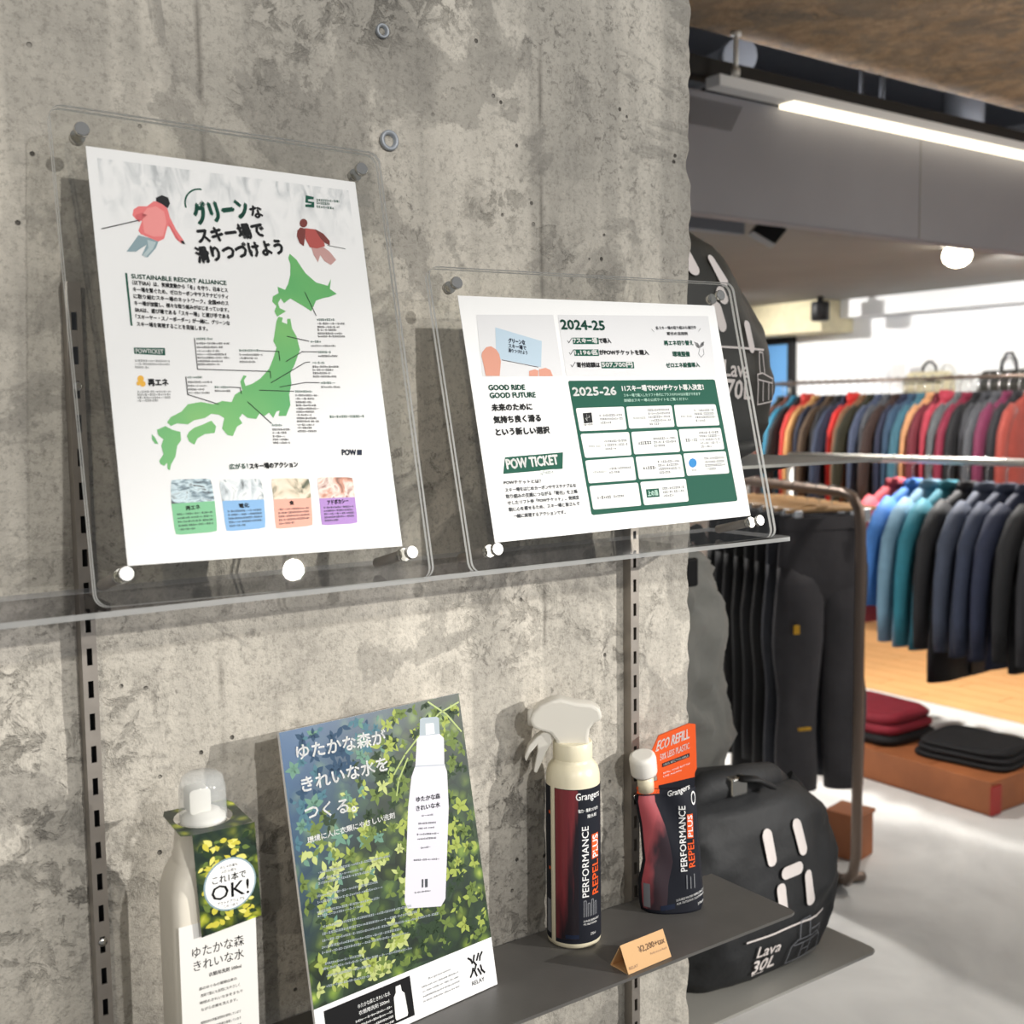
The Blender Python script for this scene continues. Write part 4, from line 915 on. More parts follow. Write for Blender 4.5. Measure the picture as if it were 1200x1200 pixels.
rod((3.36, 2.52, 0), 2.47, 3.1, 0.010, 'black_metal', 'thicker black suspension rod rising from the linear light into the void')
def pipe(path, r, m, label, name='ceiling_pipe'):
    mb = MB(); mb.tube(path, r, 14)
    for q in (path[0], path[-1]):
        d = (Vector(path[-1]) - Vector(path[0])).normalized() * 0.03; c = Vector(q)
        mb.tube([c - d, c + d], r * 1.18, 14)
    setp(mb.build(name, m), label, 'pipe')
pipe([(4.57, 3.0, 2.5), (4.57, 3.0, 3.08)], 0.085, 'pipe_grey', 'thick grey vertical pipe rising behind the linear light')
pipe([(2.2, 3.3, 2.72), (6.2, 3.3, 2.72)], 0.03, 'black_metal', 'black horizontal pipe in the dark ceiling void')
pipe([(2.9, 2.75, 2.62), (3.9, 4.6, 2.95)], 0.05, 'pipe_grey', 'grey slanting pipe in the ceiling void')
pipe([(2.3, 2.9, 2.55), (2.3, 4.4, 2.55)], 0.02, 'black_metal', 'thin black pipe in the ceiling void beside the column')
pipe([(2.4, 3.9, 2.95), (6.2, 3.9, 2.95)], 0.09, 'soffit_grey', 'wide pale horizontal pipe high in the ceiling void')
# track spotlight below the duct
tr = empty('track_spotlight', (3.37, 3.03, 2.169), rz(math.radians(-35)), 'black box spotlight tilted below the grey duct', 'spotlight')
mb = MB(); mb.box(-0.03, -0.03, -0.025, 0.03, 0.03, 0); mb.build('mount', 'black_metal', tr)
hd = MB(); hd.prism([(-0.07, -0.05), (0.015, -0.10), (0.06, -0.045), (-0.03, 0.0)], -0.045, 0.045); hd.build('lamp_head', 'black_metal', tr, bevel=0.004)
mb = MB(); mb.add([(-0.07, -0.047, -0.052), (0.017, -0.047, -0.103), (0.019, 0.047, -0.104), (-0.07, 0.047, -0.052)], [(0, 1, 2, 3)]); mb.build('lamp_rim', 'pipe_grey', tr)
mb = MB(); mb.box(2.3, 2.955, 2.085, 3.16, 2.995, 2.150); mb.box(2.3, 2.955, 2.150, 3.16, 3.06, 2.1695)
setp(mb.build('cable_tray', 'dark_void', bevel=0.003), 'dark steel cable tray under the duct beside the column', 'cable tray')
# downlights: one globe in the soffit, the others added as unseen fill
def downlight(x, y, tgt, power, label, z=2.17, globe=False):
    d = empty('downlight', (x, y, z), None, label, 'downlight', 'recessed downlights in the soffit')
    mb = MB(); mb.lathe([(0.075, 0.0), (0.078, -0.006), (0.062, -0.010), (0.058, -0.003)], 24, cap=False); mb.build('rim', 'wall_white', d)
    mb = MB(); mb.lathe([(0.059, -0.0065), (0.052, -0.012), (0.03, -0.016)] if not globe else [(0.040, -0.0105), (0.058, -0.030), (0.064, -0.052), (0.056, -0.078), (0.034, -0.096), (0.008, -0.103)], 24); mb.build('lens', 'lamp_glow', d)
    spot('downlight_lamp', (x, y, z - (0.115 if globe else 0.025)), tgt, power, 95, 0.8, (1.0, 0.96, 0.91), 0.05)
downlight(4.62, 3.05, (4.5, 3.05, 0), 240, 'glowing round globe lamp under the grey soffit beyond the duct', 2.17, True)
for (x, y, t, lab) in ((2.7, 3.35, (3.1, 2.7, 0), 'added unseen downlight in the grey soffit beside the tilted black spotlight'), (5.0, 2.975, (6.4, 3.9, 1.3), 'added unseen downlight in the grey soffit nearest the far rail bags'), (4.9, 5.6, (6.4, 4.8, 1.3), 'added unseen downlight in the grey soffit in front of the beige bulkhead'), (4.4, 5.6, (5.2, 5.2, 0.4), 'added unseen downlight in the grey soffit deep behind the column')):
    downlight(x, y, t, 170, lab)  # unseen downlights added to light the racks and far wall
downlight(3.5, 1.45, (3.3, 1.9, 0), 70, 'added unseen downlight in the underside of the brown concrete beam', 2.55)  # unseen downlight added to brighten the floor below
# unseen globes added under the brown beam to light it and the duct
for (x, y, lab) in ((4.9, 1.05, 'added unseen fill globe under the brown beam, away from the column'), (3.3, 0.95, 'added unseen fill globe under the brown beam, towards the column')):
    g = empty('fill_globe', (x, y, 2.55), None, lab, 'lamp', 'added fill globes under the beam')
    mb = MB(); mb.lathe([(0.05, 0), (0.05, -0.012), (0.006, -0.016), (0.006, -0.16), (0.03, -0.165)], 16); mb.build('cord_and_rose', 'black_metal', g)
    mb = MB(); mb.lathe([(0.03, -0.166), (0.075, -0.19), (0.10, -0.245), (0.085, -0.31), (0.05, -0.338), (0.01, -0.345)], 24); mb.build('globe', 'lamp_glow', g)
    d = bpy.data.lights.new('fill_globe_light', 'POINT'); d.energy = 10; d.shadow_soft_size = 0.1; d.color = (1.0, 0.96, 0.90)
    o = bpy.data.objects.new('fill_globe_light', d); COL.objects.link(o); o.location = (x, y, 2.10)
cs = empty('can_spotlight', (6.0, 4.95, 2.169), None, 'black cylindrical can spotlight at the edge of the soffit', 'spotlight')
mb = MB(); mb.lathe([(0.02, 0), (0.02, -0.03), (0.055, -0.03), (0.06, -0.04), (0.06, -0.15), (0.05, -0.155)], 18); mb.build('can', 'black_metal', cs)

# ================================================================== WALL STANDARDS AND SHELVES
def standard(x, label):
    s = empty('wall_standard', (x, 0.873, 0.60), None, label, 'shelf standard', 'slotted shelf standards on the column')
    top = 1.5486 - 0.60; w = 0.0055; sl = 0.002
    mb = MB()
    mb.box(-w, 0, 0, -sl, 0.0015, top); mb.box(sl, 0, 0, w, 0.0015, top)
    zc = 1.2700 - 0.60; k0 = -int((zc - 0.01) / 0.025)
    z = 0.0; k = k0
    while True:
        c = zc + 0.025 * k
        if c + 0.0065 > top - 0.004: break
        mb.box(-sl, 0, z, sl, 0.0015, c - 0.0065); z = c + 0.0065; k += 1
    mb.box(-sl, 0, z, sl, 0.0015, top)
    mb.box(-w, 0.0015, 0, -w + 0.0012, 0.0135, top); mb.box(w - 0.0012, 0.0015, 0, w, 0.0135, top)
    mb.build('channel', 'steel', s)
    mb = MB(); mb.box(-w + 0.0012, 0.009, 0, w - 0.0012, 0.010, top); mb.build('slot_shade_back', 'black_metal', s)  # black plate puts the shade inside the slots into colour
    for zz in (0.09, 0.4475, 0.8725):
        mb = MB(); n = 12
        mb.rings([[(r * math.cos(2 * math.pi * i / n), y, zz + 0.0 + r * math.sin(2 * math.pi * i / n)) for i in range(n)] for r, y in ((0.0036, -0.0002), (0.0033, -0.0016), (0.001, -0.002))])
        mb.build('screw', 'chrome', s)
    return s
standard(0.2285, 'slotted metal shelf standard behind the portrait map poster'); standard(0.7737, 'slotted metal shelf standard near the column corner')

def bracket(x, z, depth, h, m, label, grp):
    b = MB(); b.prism([(0, 0), (0, -h * 0.62), (0.012, -h), (depth * 0.45, -h * 0.45), (depth, -0.006), (depth, 0)], -0.0016, 0.0016)
    o = b.build('shelf_bracket', m); o.matrix_world = Matrix.Translation((x, 0.8725, z)) @ Matrix.Rotation(-math.pi / 2, 4, 'Z')
    setp(o, label, 'bracket', grp)
SH1 = 1.3225; SH2 = 0.937
for x, t in ((0.2285, 'on the standard behind the portrait poster'), (0.7737, 'on the standard near the column corner')):
    bracket(x, SH1 - 0.0045, 0.055, 0.018, 'dark_steel', 'short dark bracket under the clear acrylic shelf, ' + t, 'brackets of the clear shelf')
    bracket(x, SH2 - 0.0035, 0.105, 0.03, 'dark_steel', 'dark steel bracket under the charcoal shelf, ' + t, 'brackets of the charcoal shelf')

# clear acrylic shelf
mb = MB(); x0, x1, y0, y1 = -0.05, 0.882, 0.757, 0.8715
v = [(x0, y0), (x1 - 0.006, y0), (x1, y0 + 0.006), (x1, y1), (x0, y1)]
vs = [(a, b, SH1) for a, b in v] + [(a, b, SH1 - 0.004) for a, b in v]
mb.add(vs, [(0, 1, 2, 3, 4), (9, 8, 7, 6, 5)], 0); mb.add(vs, [(i, i + 5, (i + 1) % 5 + 5, (i + 1) % 5) for i in range(5)], 1)
setp(mb.build('acrylic_shelf', ['smoke', 'smoke_edge']), 'clear acrylic shelf on the concrete column carrying the two framed posters', 'shelf')
# charcoal steel shelf
mb = MB(); y0, y1, x1 = 0.750, 0.8715, 0.884
poly = [(-0.05, y0), (x1 - 0.008, y0), (x1 - 0.002, y0 + 0.002), (x1, y0 + 0.008), (x1, y1), (-0.05, y1)]
vs = [(a, b, SH2) for a, b in poly] + [(a, b, SH2 - 0.003) for a, b in poly]; n = len(poly)
mb.add(vs, [tuple(range(n)), tuple(reversed(range(n, 2 * n)))]); mb.add(vs, [(i, i + n, (i + 1) % n + n, (i + 1) % n) for i in range(n)])
setp(mb.build('steel_shelf', 'shelf_paint'), 'charcoal painted steel shelf carrying the bottles and the price card', 'shelf')

# ================================================================== ACRYLIC FRAMES AND POSTERS
def frame(name, psi, th, ro, c, W, H, mw, mh, label):
    M = rz(math.radians(psi)) @ rx(-math.radians(th)) @ ry(math.radians(ro))
    hb = H / 2 + mh
    base = Vector(c) + M @ Vector((0, 0, -hb))
    f = empty(name, base, M, label, 'poster stand')
    fw_, fh = W + 2 * mw, H + 2 * mh
    for nm, ya, yb in (('front_sheet', -0.0045, -0.0016), ('rear_sheet', 0.0006, 0.0036)):
        mb = MB(); pl = rrect(fw_, fh, 0.009, 5, 0, hb); n = len(pl)
        vs = [(x, ya, z) for x, z in pl] + [(x, yb, z) for x, z in pl]
        mb.add(vs, [tuple(range(n)), tuple(reversed(range(n, 2 * n)))], 0)
        mb.add(vs, [(i, i + n, (i + 1) % n + n, (i + 1) % n) for i in range(n)], 1)
        mb.build(nm, ['acrylic', 'acrylic_edge'], f)
    kx = W / 2 + 0.0035
    for sx in (-1, 1):
        for top in (0, 1):
            z = hb + (H / 2 + 0.0085 if top else -(H / 2 + 0.006)); x = sx * kx; n = 18
            mb = MB()
            mb.rings([[(x + r * math.cos(2 * math.pi * i / n), y, z + r * math.sin(2 * math.pi * i / n)) for i in range(n)] for r, y in ((0.0052, -0.0047), (0.0054, -0.0075), (0.0048, -0.0086))])
            mb.rings([[(x + r * math.cos(2 * math.pi * i / n), y, z + r * math.sin(2 * math.pi * i / n)) for i in range(n)] for r, y in ((0.0052, 0.0038), (0.0052, 0.0085))])
            mb.build('knob', 'chrome', f)
            if not top:
                mb = MB(); mb.rings([[(x + r * math.cos(2 * math.pi * i / n), y, z + r * math.sin(2 * math.pi * i / n)) for i in range(n)] for r, y in ((0.0042, 0.0086), (0.0042, 0.050), (0.0036, 0.0512))])
                mb.build('foot_rod', 'steel', f)
    return M

def poster(name, M, c, W, H, table, label, extra=None, bold=0.015):
    base = Vector(c) + M @ Vector((0, 0, -H / 2))
    p = empty(name, base, M, label, 'poster')
    mb = MB(); mb.box(-W / 2, -0.0002, 0, W / 2, 0.0002, H); mb.build('paper_sheet', 'paper', p)
    put = lambda x, y, lay=1: (x / 1000 - W / 2, -0.0003 - 0.00012 * lay, H - y / 1000)
    if extra: extra(p, put)
    print_table(table, p, put, bold)
    return p

C1 = (0.3344, 0.7991, 1.49293); C2 = (0.67372, 0.78705, 1.44709)
M1 = frame('poster_stand', -0.07, 14.01, 0.89, C1, 0.21, 0.297, 0.0232, 0.0262, 'clear upright acrylic frame with chrome knobs holding the map poster')
M2 = frame('poster_stand', -1.17, 13.07, -0.77, C2, 0.297, 0.21, 0.0270, 0.0230, 'clear wide acrylic frame with chrome knobs holding the ticket poster')
def forest_band(p, put):
    # snowy trees picture across the top
    mb = MB(); pts = [(7, 8), (203, 8), (203, 54), (7, 54)]
    mb.add([put(x, y, 0) for x, y in pts], [(0, 1, 2, 3)]); o = mb.build('photo_print', 'print_snow_forest', p)
    me = o.data
    for v in me.vertices: v.co.z -= 0.1485 + 0.0
    o.location.z = 0.1485
poster('poster', M1, C1, 0.21, 0.297, POSTER_MAP, 'white portrait poster with skiers and a green island map', forest_band, 0.03)
poster('poster', M2, C2, 0.297, 0.21, POSTER_TICKET, 'white landscape poster with a dark green table and a hand holding a card', None, 0.03)

# leaf poster board leaning on the steel shelf
M3 = rz(math.radians(6)) @ rx(-math.radians(10.8)); W3, H3 = 0.185, 0.262
b3 = Vector((0.5535, 0.811, SH2 + 0.0008)) + M3 @ Vector((-W3 / 2, 0, 0))
p3 = empty('poster_board', b3, M3, 'leafy green display board with white lettering standing on the charcoal shelf', 'display board')
mb = MB(); mb.box(-W3 / 2, 0, 0, W3 / 2, 0.0032, H3); mb.build('board', 'paper', p3)
put3 = lambda x, y, lay=1: (x / 1000 - W3 / 2, -0.0001 - 0.00014 * lay, H3 - y / 1000)
mb = MB(); mb.add([(-W3 / 2, -0.0001, 0.042), (W3 / 2, -0.0001, 0.042), (W3 / 2, -0.0001, H3), (-W3 / 2, -0.0001, H3)], [(0, 1, 2, 3)]); mb.build('leaf_picture', 'leaf_print', p3)
print_table([e for e in POSTER_FOREST if e[1] != 'footer_print'], p3, put3, 0.012)
# leaves of the picture, printed in a few inks
rl = random.Random(11)
INKS = {'leaf_lime': '#98a650', 'leaf_mid': '#66793c', 'leaf_pale': '#b4be78', 'leaf_deep': '#2d3f2a', 'leaf_bluish': '#648a78', 'leaf_blue': '#48707d', 'leaf_night': '#2a4660'}
for k_, c_ in INKS.items(): mat('print_' + k_, c_, 0.5, spec=0.2)
leafmb = {k_: MB() for k_ in INKS}
def leafprint(x, y, l, a, ink, lay):
    ca, sa = math.cos(a), math.sin(a); wd = rl.uniform(0.20, 0.34)
    pts = [(t * l, s * l * wd * math.sin(math.pi * t ** 0.75)) for t, s in [(i / 6, 1) for i in range(7)] + [(i / 6, -1) for i in range(5, 0, -1)]]
    q = [(x + u * ca - w * sa, y + u * sa + w * ca) for u, w in pts]
    if any(not (0.6 < u < 184.4 and 0.6 < w < 217.5) for u, w in q): return
    leafmb[ink].add([put3(u, w, lay) for u, w in q], [tuple(range(len(q)))])
for i in range(330):
    cx, cy = rl.uniform(2, 183), rl.uniform(2, 216)
    g = cx * 0.85 + cy                      # 0 in the blue upper left corner
    dense = noise.noise(Vector((cx / 24, cy / 24, 4.2)))
    base = rl.uniform(0, 6.28); n = rl.choice((3, 4, 5, 5, 6)); l = rl.uniform(5, 9.5)
    if g < 95: pal = ('leaf_night', 'leaf_blue', 'leaf_blue', 'leaf_bluish') if dense > -0.1 else ('leaf_night',)
    elif dense < -0.12: pal = ('leaf_deep', 'leaf_deep', 'leaf_mid')
    elif cx < 100: pal = ('leaf_bluish', 'leaf_mid', 'leaf_lime', 'leaf_pale') if g < 190 else ('leaf_mid', 'leaf_lime', 'leaf_pale', 'leaf_pale')
    else: pal = ('leaf_mid', 'leaf_lime', 'leaf_lime', 'leaf_deep')
    ink = rl.choice(pal)
    for k in range(n): leafprint(cx, cy, l * rl.uniform(0.8, 1.15), base + k * 6.283 / n + rl.uniform(-0.2, 0.2), ink if rl.random() < 0.7 else rl.choice(pal), 0.05 + 0.7 * i / 330)
for k_, mb in leafmb.items():
    if mb.f: mb.build('leaf_print', 'print_' + k_, p3, kind='stuff')
mat('print_leaf_b', '#9aac5c', 0.35)
for pts in ([(183, 8), (160, 14), (140, 26), (118, 42), (104, 56)], [(150, 2), (168, 16), (182, 34)], [(120, 46), (108, 62), (104, 74)]):
    mb = MB()
    for q in strip_poly(pts, 1.5): mb.add([put3(x, y, 0.9) for x, y in q], [(0, 1, 2, 3)])
    mb.build('stem_print', 'print_leaf_b', p3)
# footer: black panel, small bottle, emblem and word
def flat3(name, m, pts, lay=1):
    mb = MB(); mb.add([put3(x, y, lay) for x, y in pts], [tuple(range(len(pts)))]); return mb.build(name, m, p3)
flat3('panel_print', 'print_black', [(8.5, 224), (93.5, 224), (93.5, 257), (8.5, 257)])
flat3('bottle_print', 'print_white', [(78, 228), (83, 228), (83.5, 233), (86, 236), (87, 253), (86, 255), (75, 255), (74, 253), (75, 236), (77.5, 233)], 2)
lettering('ゆたかな森ときれいな水', [(40, 233), (72, 233), (72, 229.5), (40, 229.5)], lambda x, y: put3(x, y, 2), 'print_white', p3)
lettering('衣類用洗剤 500ml', [(40, 238.5), (70, 238.5), (70, 235), (40, 235)], lambda x, y: put3(x, y, 2), 'print_white', p3)
print_table([('D', 'm', 'white', [(36, 243 + 4 * k), (72, 243 + 4 * k), (72, 241.4 + 4 * k), (36, 241.4 + 4 * k)]) for k in range(4)] +
            [('D', 'm', 'grey', [(104, 238 + 4 * k), (144, 238 + 4 * k), (144, 236.8 + 4 * k), (104, 236.8 + 4 * k)]) for k in range(4)], p3, put3)
lettering('Re-generation', [(112, 234), (136, 234), (136, 231.5), (112, 231.5)], lambda x, y: put3(x, y, 2), 'print_grey', p3)
lettering('RELAY', [(157, 254), (171, 254), (171, 250.5), (157, 250.5)], lambda x, y: put3(x, y, 2), 'print_black', p3)
for pts in ([(156.5, 230), (159, 232), (160, 235)], [(160, 240), (159, 243), (156.5, 246)], [(163.2, 229.5), (161.5, 234), (164, 238), (161.5, 242), (163.2, 247)], [(168, 229.5), (165.5, 234)], [(165.5, 242), (168, 247)], [(172, 229.5), (169.5, 232), (168.8, 235)], [(168.8, 240), (169.5, 244), (172, 247)]):
    mb = MB()
    for q in strip_poly(pts, 1.7): mb.add([put3(x, y, 2) for x, y in q], [(0, 1, 2, 3)])
    mb.build('emblem_print', 'print_black', p3)
# strut behind the board
mb = MB(); mb.prism([(0.0033, 0.001), (0.040, 0.001), (0.038, 0.004), (0.0033, 0.15)], -0.0008, 0.0008)
o = mb.build('easel_strut', 'paper', p3); o.rotation_euler = (0, 0, math.pi / 2)

# ================================================================== PUMP BOTTLE
pb = empty('pump_bottle', (0.2852, 0.800, SH2), rz(math.radians(-2)), 'cream white square pump bottle with a clear cap and a leafy neck tag', 'bottle')
mb = MB(); R = []
for a, b, e, z in ((0.0285, 0.0225, 5, 0.0), (0.0305, 0.0245, 6, 0.003), (0.0305, 0.0245, 6, 0.160), (0.0300, 0.0243, 5.5, 0.169), (0.0270, 0.0225, 4.5, 0.180), (0.0232, 0.0200, 3.6, 0.188), (0.0222, 0.0192, 3.2, 0.190), (0.0222, 0.0192, 3.2, 0.193), (0.0214, 0.0186, 3, 0.194), (0.0200, 0.0180, 2.6, 0.212), (0.0170, 0.0165, 2, 0.214)):
    R.append(sring(a, b, 48, e, z))
mb.rings(R); mb.build('bottle_body', 'bottle_white', pb)
mb = MB(); mb.lathe([(0.0163, 0.2135), (0.0163, 0.2195), (0.0135, 0.2205), (0.0120, 0.2235), (0.0080, 0.2245)], 24)
mb.prism(rrect(0.0155, 0.0185, 0.003, 3, -0.004, 0.2325), -0.0075, 0.0075, 0, True); mb.build('pump_head', 'white_plastic', pb)
mb = MB(); mb.lathe([(0.0174, 0.2165), (0.0170, 0.240), (0.0150, 0.2485), (0.0110, 0.2515), (0.0, 0.2522)], 28, cap=False); mb.build('clear_cap', 'clear_plastic', pb)
# front label, whitened for the light on it, and lettering
fy = -0.0247
mb = MB(); mb.add([(-0.0285, fy - 0.0001, 0.004), (0.0285, fy - 0.0001, 0.004), (0.0285, fy - 0.0001, 0.150), (-0.0285, fy - 0.0001, 0.150)], [(0, 1, 2, 3)]); mb.build('front_label', 'label_lit_white', pb)
putb = lambda x, y: (x / 1000, fy - 0.0003, y / 1000)
ox = 4.8
def BL(t, x0, x1, z0, h, bold=0.0, m='print_ink'): lettering(t, [(x0 + ox, z0), (x1 + ox, z0), (x1 + ox, z0 + h), (x0 + ox, z0 + h)], putb, m, pb, 'lettering', bold)
BL('ゆたかな森', -24.4, 14.1, 124.6, 8.2, 0.0); BL('きれいな水', -23.7, 13.8, 114.6, 8.0, 0.0); BL('衣類用洗剤 500ml', -12.9, 11.4, 107.8, 3.2, 0.01)
for k, t in enumerate(('森のめぐみの植物由来の', '洗剤で肌にも自然にもやさしく', '地球のきれいな水をまもり', 'ながら衣類を洗えます。')):
    BL(t, -20.4 + (k % 2), 7.8 + 2 * (k % 3), 99.6 - k * 5.3, 2.4, 0.005)
for k in range(6): BL('植物由来の界面活性剤を使用しています', -20, 10, 74 - k * 5.0, 2.2, 0.005)
# neck tag: card collar with a folded hanging panel
tg = empty('neck_tag', (0.2852, 0.800, SH2 + 0.2145), rz(math.radians(-2)), 'leaf patterned card tag hung round the neck of the white pump bottle', 'tag')
mb = MB(); n = 24; inner = [(0.0212 * math.cos(2 * math.pi * i / n), 0.0206 * math.sin(2 * math.pi * i / n)) for i in range(n)]
def outerp(i):
    a = 2 * math.pi * i / n; c, s = math.cos(a), math.sin(a); k = 1 / max(abs(c) / 0.0265, abs(s) / (0.0235 if s > 0 else 0.0285)); return (c * k + 0.0015, s * k)
zf = lambda x, y: 0.0012 + (y + 0.0285) * 0.06
vs = [(x, y, zf(x, y) + 0.0008) for x, y in inner] + [(x, y, zf(x, y) + 0.0008) for x, y in map(outerp, range(n))]
mb.add(vs, [(i, (i + 1) % n, (i + 1) % n + n, i + n) for i in range(n)]); mb.build('collar', 'leaf_card', tg)
mb = MB(); mb.prism([(-0.0135, -0.074), (0.0315, -0.069), (0.0285, 0.0022), (-0.0175, 0.0022)], -0.0292, -0.0285); pn = mb.build('tag_panel', 'leaf_card', tg)
mat('print_tag_gold', '#c9c04a', 0.5, spec=0.2); mat('print_tag_lemon', '#dfd873', 0.5, spec=0.2)
tagmb = {k_: MB() for k_ in ('tag_gold', 'leaf_mid', 'tag_lemon', 'leaf_deep')}
for i in range(120):
    cx, cz = rl.uniform(-14, 28), rl.uniform(-70, 0); l = rl.uniform(5, 8.5); a = rl.uniform(0, 6.28); ca, sa = math.cos(a), math.sin(a); wd = rl.uniform(0.2, 0.32)
    q = [(t * l, s * l * wd * math.sin(math.pi * t ** 0.75)) for t, s in [(k / 5, 1) for k in range(6)] + [(k / 5, -1) for k in range(4, 0, -1)]]
    q = [(cx + u * ca - w * sa, cz + u * sa + w * ca) for u, w in q]
    if any(not (-17.2 + (-z) * 0.052 < x < 28.4 + (-z) * 0.04 and -72.5 + (x + 13) * 0.11 < z < 1.5) for x, z in q): continue
    tagmb[rl.choice(('tag_gold', 'tag_lemon', 'leaf_mid', 'tag_gold', 'leaf_deep'))].add([(x / 1000, -0.02922 - 0.0001 * i / 120, z / 1000) for x, z in q], [tuple(range(len(q)))])
for k_, mb in tagmb.items():
    if mb.f: mb.build('leaf_print', 'print_' + k_, pn, kind='stuff')
putt = lambda x, y: (x / 1000, -0.02945, y / 1000)
def disc(cx, cz, a, b, m, lay, parent, yy):
    mb = MB(); mb.add([(cx + a * math.cos(2 * math.pi * i / 36), yy - lay * 0.00015, cz + b * math.sin(2 * math.pi * i / 36)) for i in range(36)], [tuple(range(36))]); return mb.build('sticker', m, parent)
disc(0.0085, -0.0395, 0.0196, 0.0196, 'print_denim', 0, pn, -0.0294); disc(0.0085, -0.0395, 0.0184, 0.0184, 'print_white', 1, pn, -0.0294)
putt = lambda x, y: (x / 1000, -0.0298, y / 1000)
def TL(t, x0, x1, z0, h, b=0.0): lettering(t, [(x0, z0), (x1, z0), (x1, z0 + h), (x0, z0 + h)], putt, 'print_ink', pn, 'lettering', b)
TL('これ1本で', -4.5, 20.5, -37.2, 6.0, 0.01); TL('OK!', -5.5, 22.5, -49.5, 11.0, 0.006); TL('おしゃれ着も', 1.5, 14.5, -26.8, 2.2); TL('ふだん着も', 2, 13.5, -30.2, 2.2); TL('アウトドアウェアも', -1.5, 19, -53.4, 2.4); TL('これ一本で', 3, 14, -56.4, 2.2)

# ================================================================== SPRAY BOTTLE
sp = empty('spray_bottle', (0.666, 0.842, SH2), None, 'dark red and black labelled spray bottle with a white trigger head', 'bottle')
mb = MB(); mb.lathe([(0.0235, 0), (0.0258, 0.002), (0.0262, 0.005), (0.0262, 0.160), (0.0258, 0.166), (0.0240, 0.1735), (0.0205, 0.1775), (0.0190, 0.179), (0.0190, 0.184)], 40); mb.build('bottle_body', 'cream_plastic', sp)
mb = MB(); mb.lathe([(0.0188, 0.1805), (0.0192, 0.182), (0.0190, 0.196), (0.0180, 0.1975)], 32); mb.build('collar', 'cream_plastic', sp)
def cylput(r0): return lambda ang, z: ((r0) * math.cos(math.radians(ang)), (r0) * math.sin(math.radians(ang)), z)
def cylpatch(a0, a1, z0, z1, m, r0, name):
    n = max(2, int(abs(a1 - a0) / 5)); P = cylput(r0); mb = MB()
    vs = [P(a0 + (a1 - a0) * i / n, z) for z in (z0, z1) for i in range(n + 1)]
    mb.add(vs, [(i, i + 1, i + n + 2, i + n + 1) for i in range(n)], 0, True); return mb.build(name, m, sp)
def gradient_label(name, c0, c1):
    m = bpy.data.materials.new(name); m.use_nodes = True; nt = m.node_tree; N = nt.nodes; L = nt.links; p = N['Principled BSDF']; p.inputs['Roughness'].default_value = 0.3
    tc = N.new('ShaderNodeTexCoord'); s = N.new('ShaderNodeSeparateXYZ'); L.new(tc.outputs['Generated'], s.inputs[0])
    nz = N.new('ShaderNodeTexNoise'); nz.inputs['Scale'].default_value = 3; L.new(tc.outputs['Generated'], nz.inputs['Vector'])
    a = N.new('ShaderNodeMath'); a.operation = 'ADD'; L.new(s.outputs['Z'], a.inputs[0]); L.new(nz.outputs['Fac'], a.inputs[1])
    b = N.new('ShaderNodeMath'); b.operation = 'SUBTRACT'; L.new(a.outputs[0], b.inputs[0]); L.new(s.outputs['X'], b.inputs[1])
    r = N.new('ShaderNodeValToRGB'); r.color_ramp.elements[0].position = 0.25; r.color_ramp.elements[1].position = 0.75
    r.color_ramp.elements[0].color = srgb(c0); r.color_ramp.elements[1].color = srgb(c1); L.new(b.outputs[0], r.inputs['Fac']); L.new(r.outputs['Color'], p.inputs['Base Color']); MAT[name] = m
gradient_label('red_panel', '#201a20', '#7d3035'); gradient_label('pouch_red', '#3a2c33', '#b5565c')
cylpatch(-170, 177, 0.006, 0.157, 'print_labelblack', 0.0264, 'label_wrap')
cylpatch(-168.5, -118, 0.010, 0.1565, 'red_panel', 0.02655, 'label_panel')
P6 = cylput(0.0268)
def CL(t, quad, m, bold=0.0):
    k = 0.0262 * math.pi / 180; d = lambda a, b: math.hypot((a[0] - b[0]) * k, a[1] - b[1])
    lettering(t, quad, P6, m, sp, 'lettering', bold, d(quad[3], quad[0]) / d(quad[1], quad[0]))
z0 = -SH2
CL('Grangers', [(-122.6, 1.0815 + z0), (-62, 1.0815 + z0), (-62, 1.0905 + z0), (-122.6, 1.0905 + z0)], 'print_white', 0.01)
for k, (t, a0, a1) in enumerate((('強力・簡単つけおき', -118, -68), ('撥水剤', -98, -74))):
    CL(t, [(a0, 1.0715 + z0 - k * 0.006), (a1, 1.0715 + z0 - k * 0.006), (a1, 1.0750 + z0 - k * 0.006), (a0, 1.0750 + z0 - k * 0.006)], 'print_white', 0.015)
CL('PERFORMANCE', [(-95.5, 0.9885 + z0), (-95.5, 1.0578 + z0), (-110.5, 1.0578 + z0), (-110.5, 0.9885 + z0)], 'print_white', 0.012)
CL('REPEL', [(-68, 0.9892 + z0), (-68, 1.0230 + z0), (-86, 1.0230 + z0), (-86, 0.9892 + z0)], 'print_orange', 0.02)
cylpatch(-87, -66, 1.0245 + z0, 1.0485 + z0, 'print_orange', 0.0266, 'label_block'); CL('PLUS', [(-68, 1.0255 + z0), (-68, 1.0475 + z0), (-85, 1.0475 + z0), (-85, 1.0255 + z0)], 'print_white', 0.02)
for k in range(4):
    pth = [(-107 + k * 9, 0.9690), (-107 + k * 9, 0.9850 - 0.003 * (k % 2)), (-102 + k * 9, 0.9850 - 0.003 * (k % 2)), (-102 + k * 9, 0.9690)]
    mb = MB()
    for a, b in zip(pth[:-1], pth[1:]):
        w = 1.0 if abs(a[0] - b[0]) < 1 else 0.0; h = 0.0 if w else 0.0005
        q = [(a[0] - w, a[1] + z0 - h), (b[0] + w, a[1] + z0 - h), (b[0] + w, b[1] + z0 + h), (a[0] - w, b[1] + z0 + h)]
        mb.add([P6(*t) for t in q], [(0, 1, 2, 3)])
    mb.build('icon_print', 'print_labelgrey', sp)
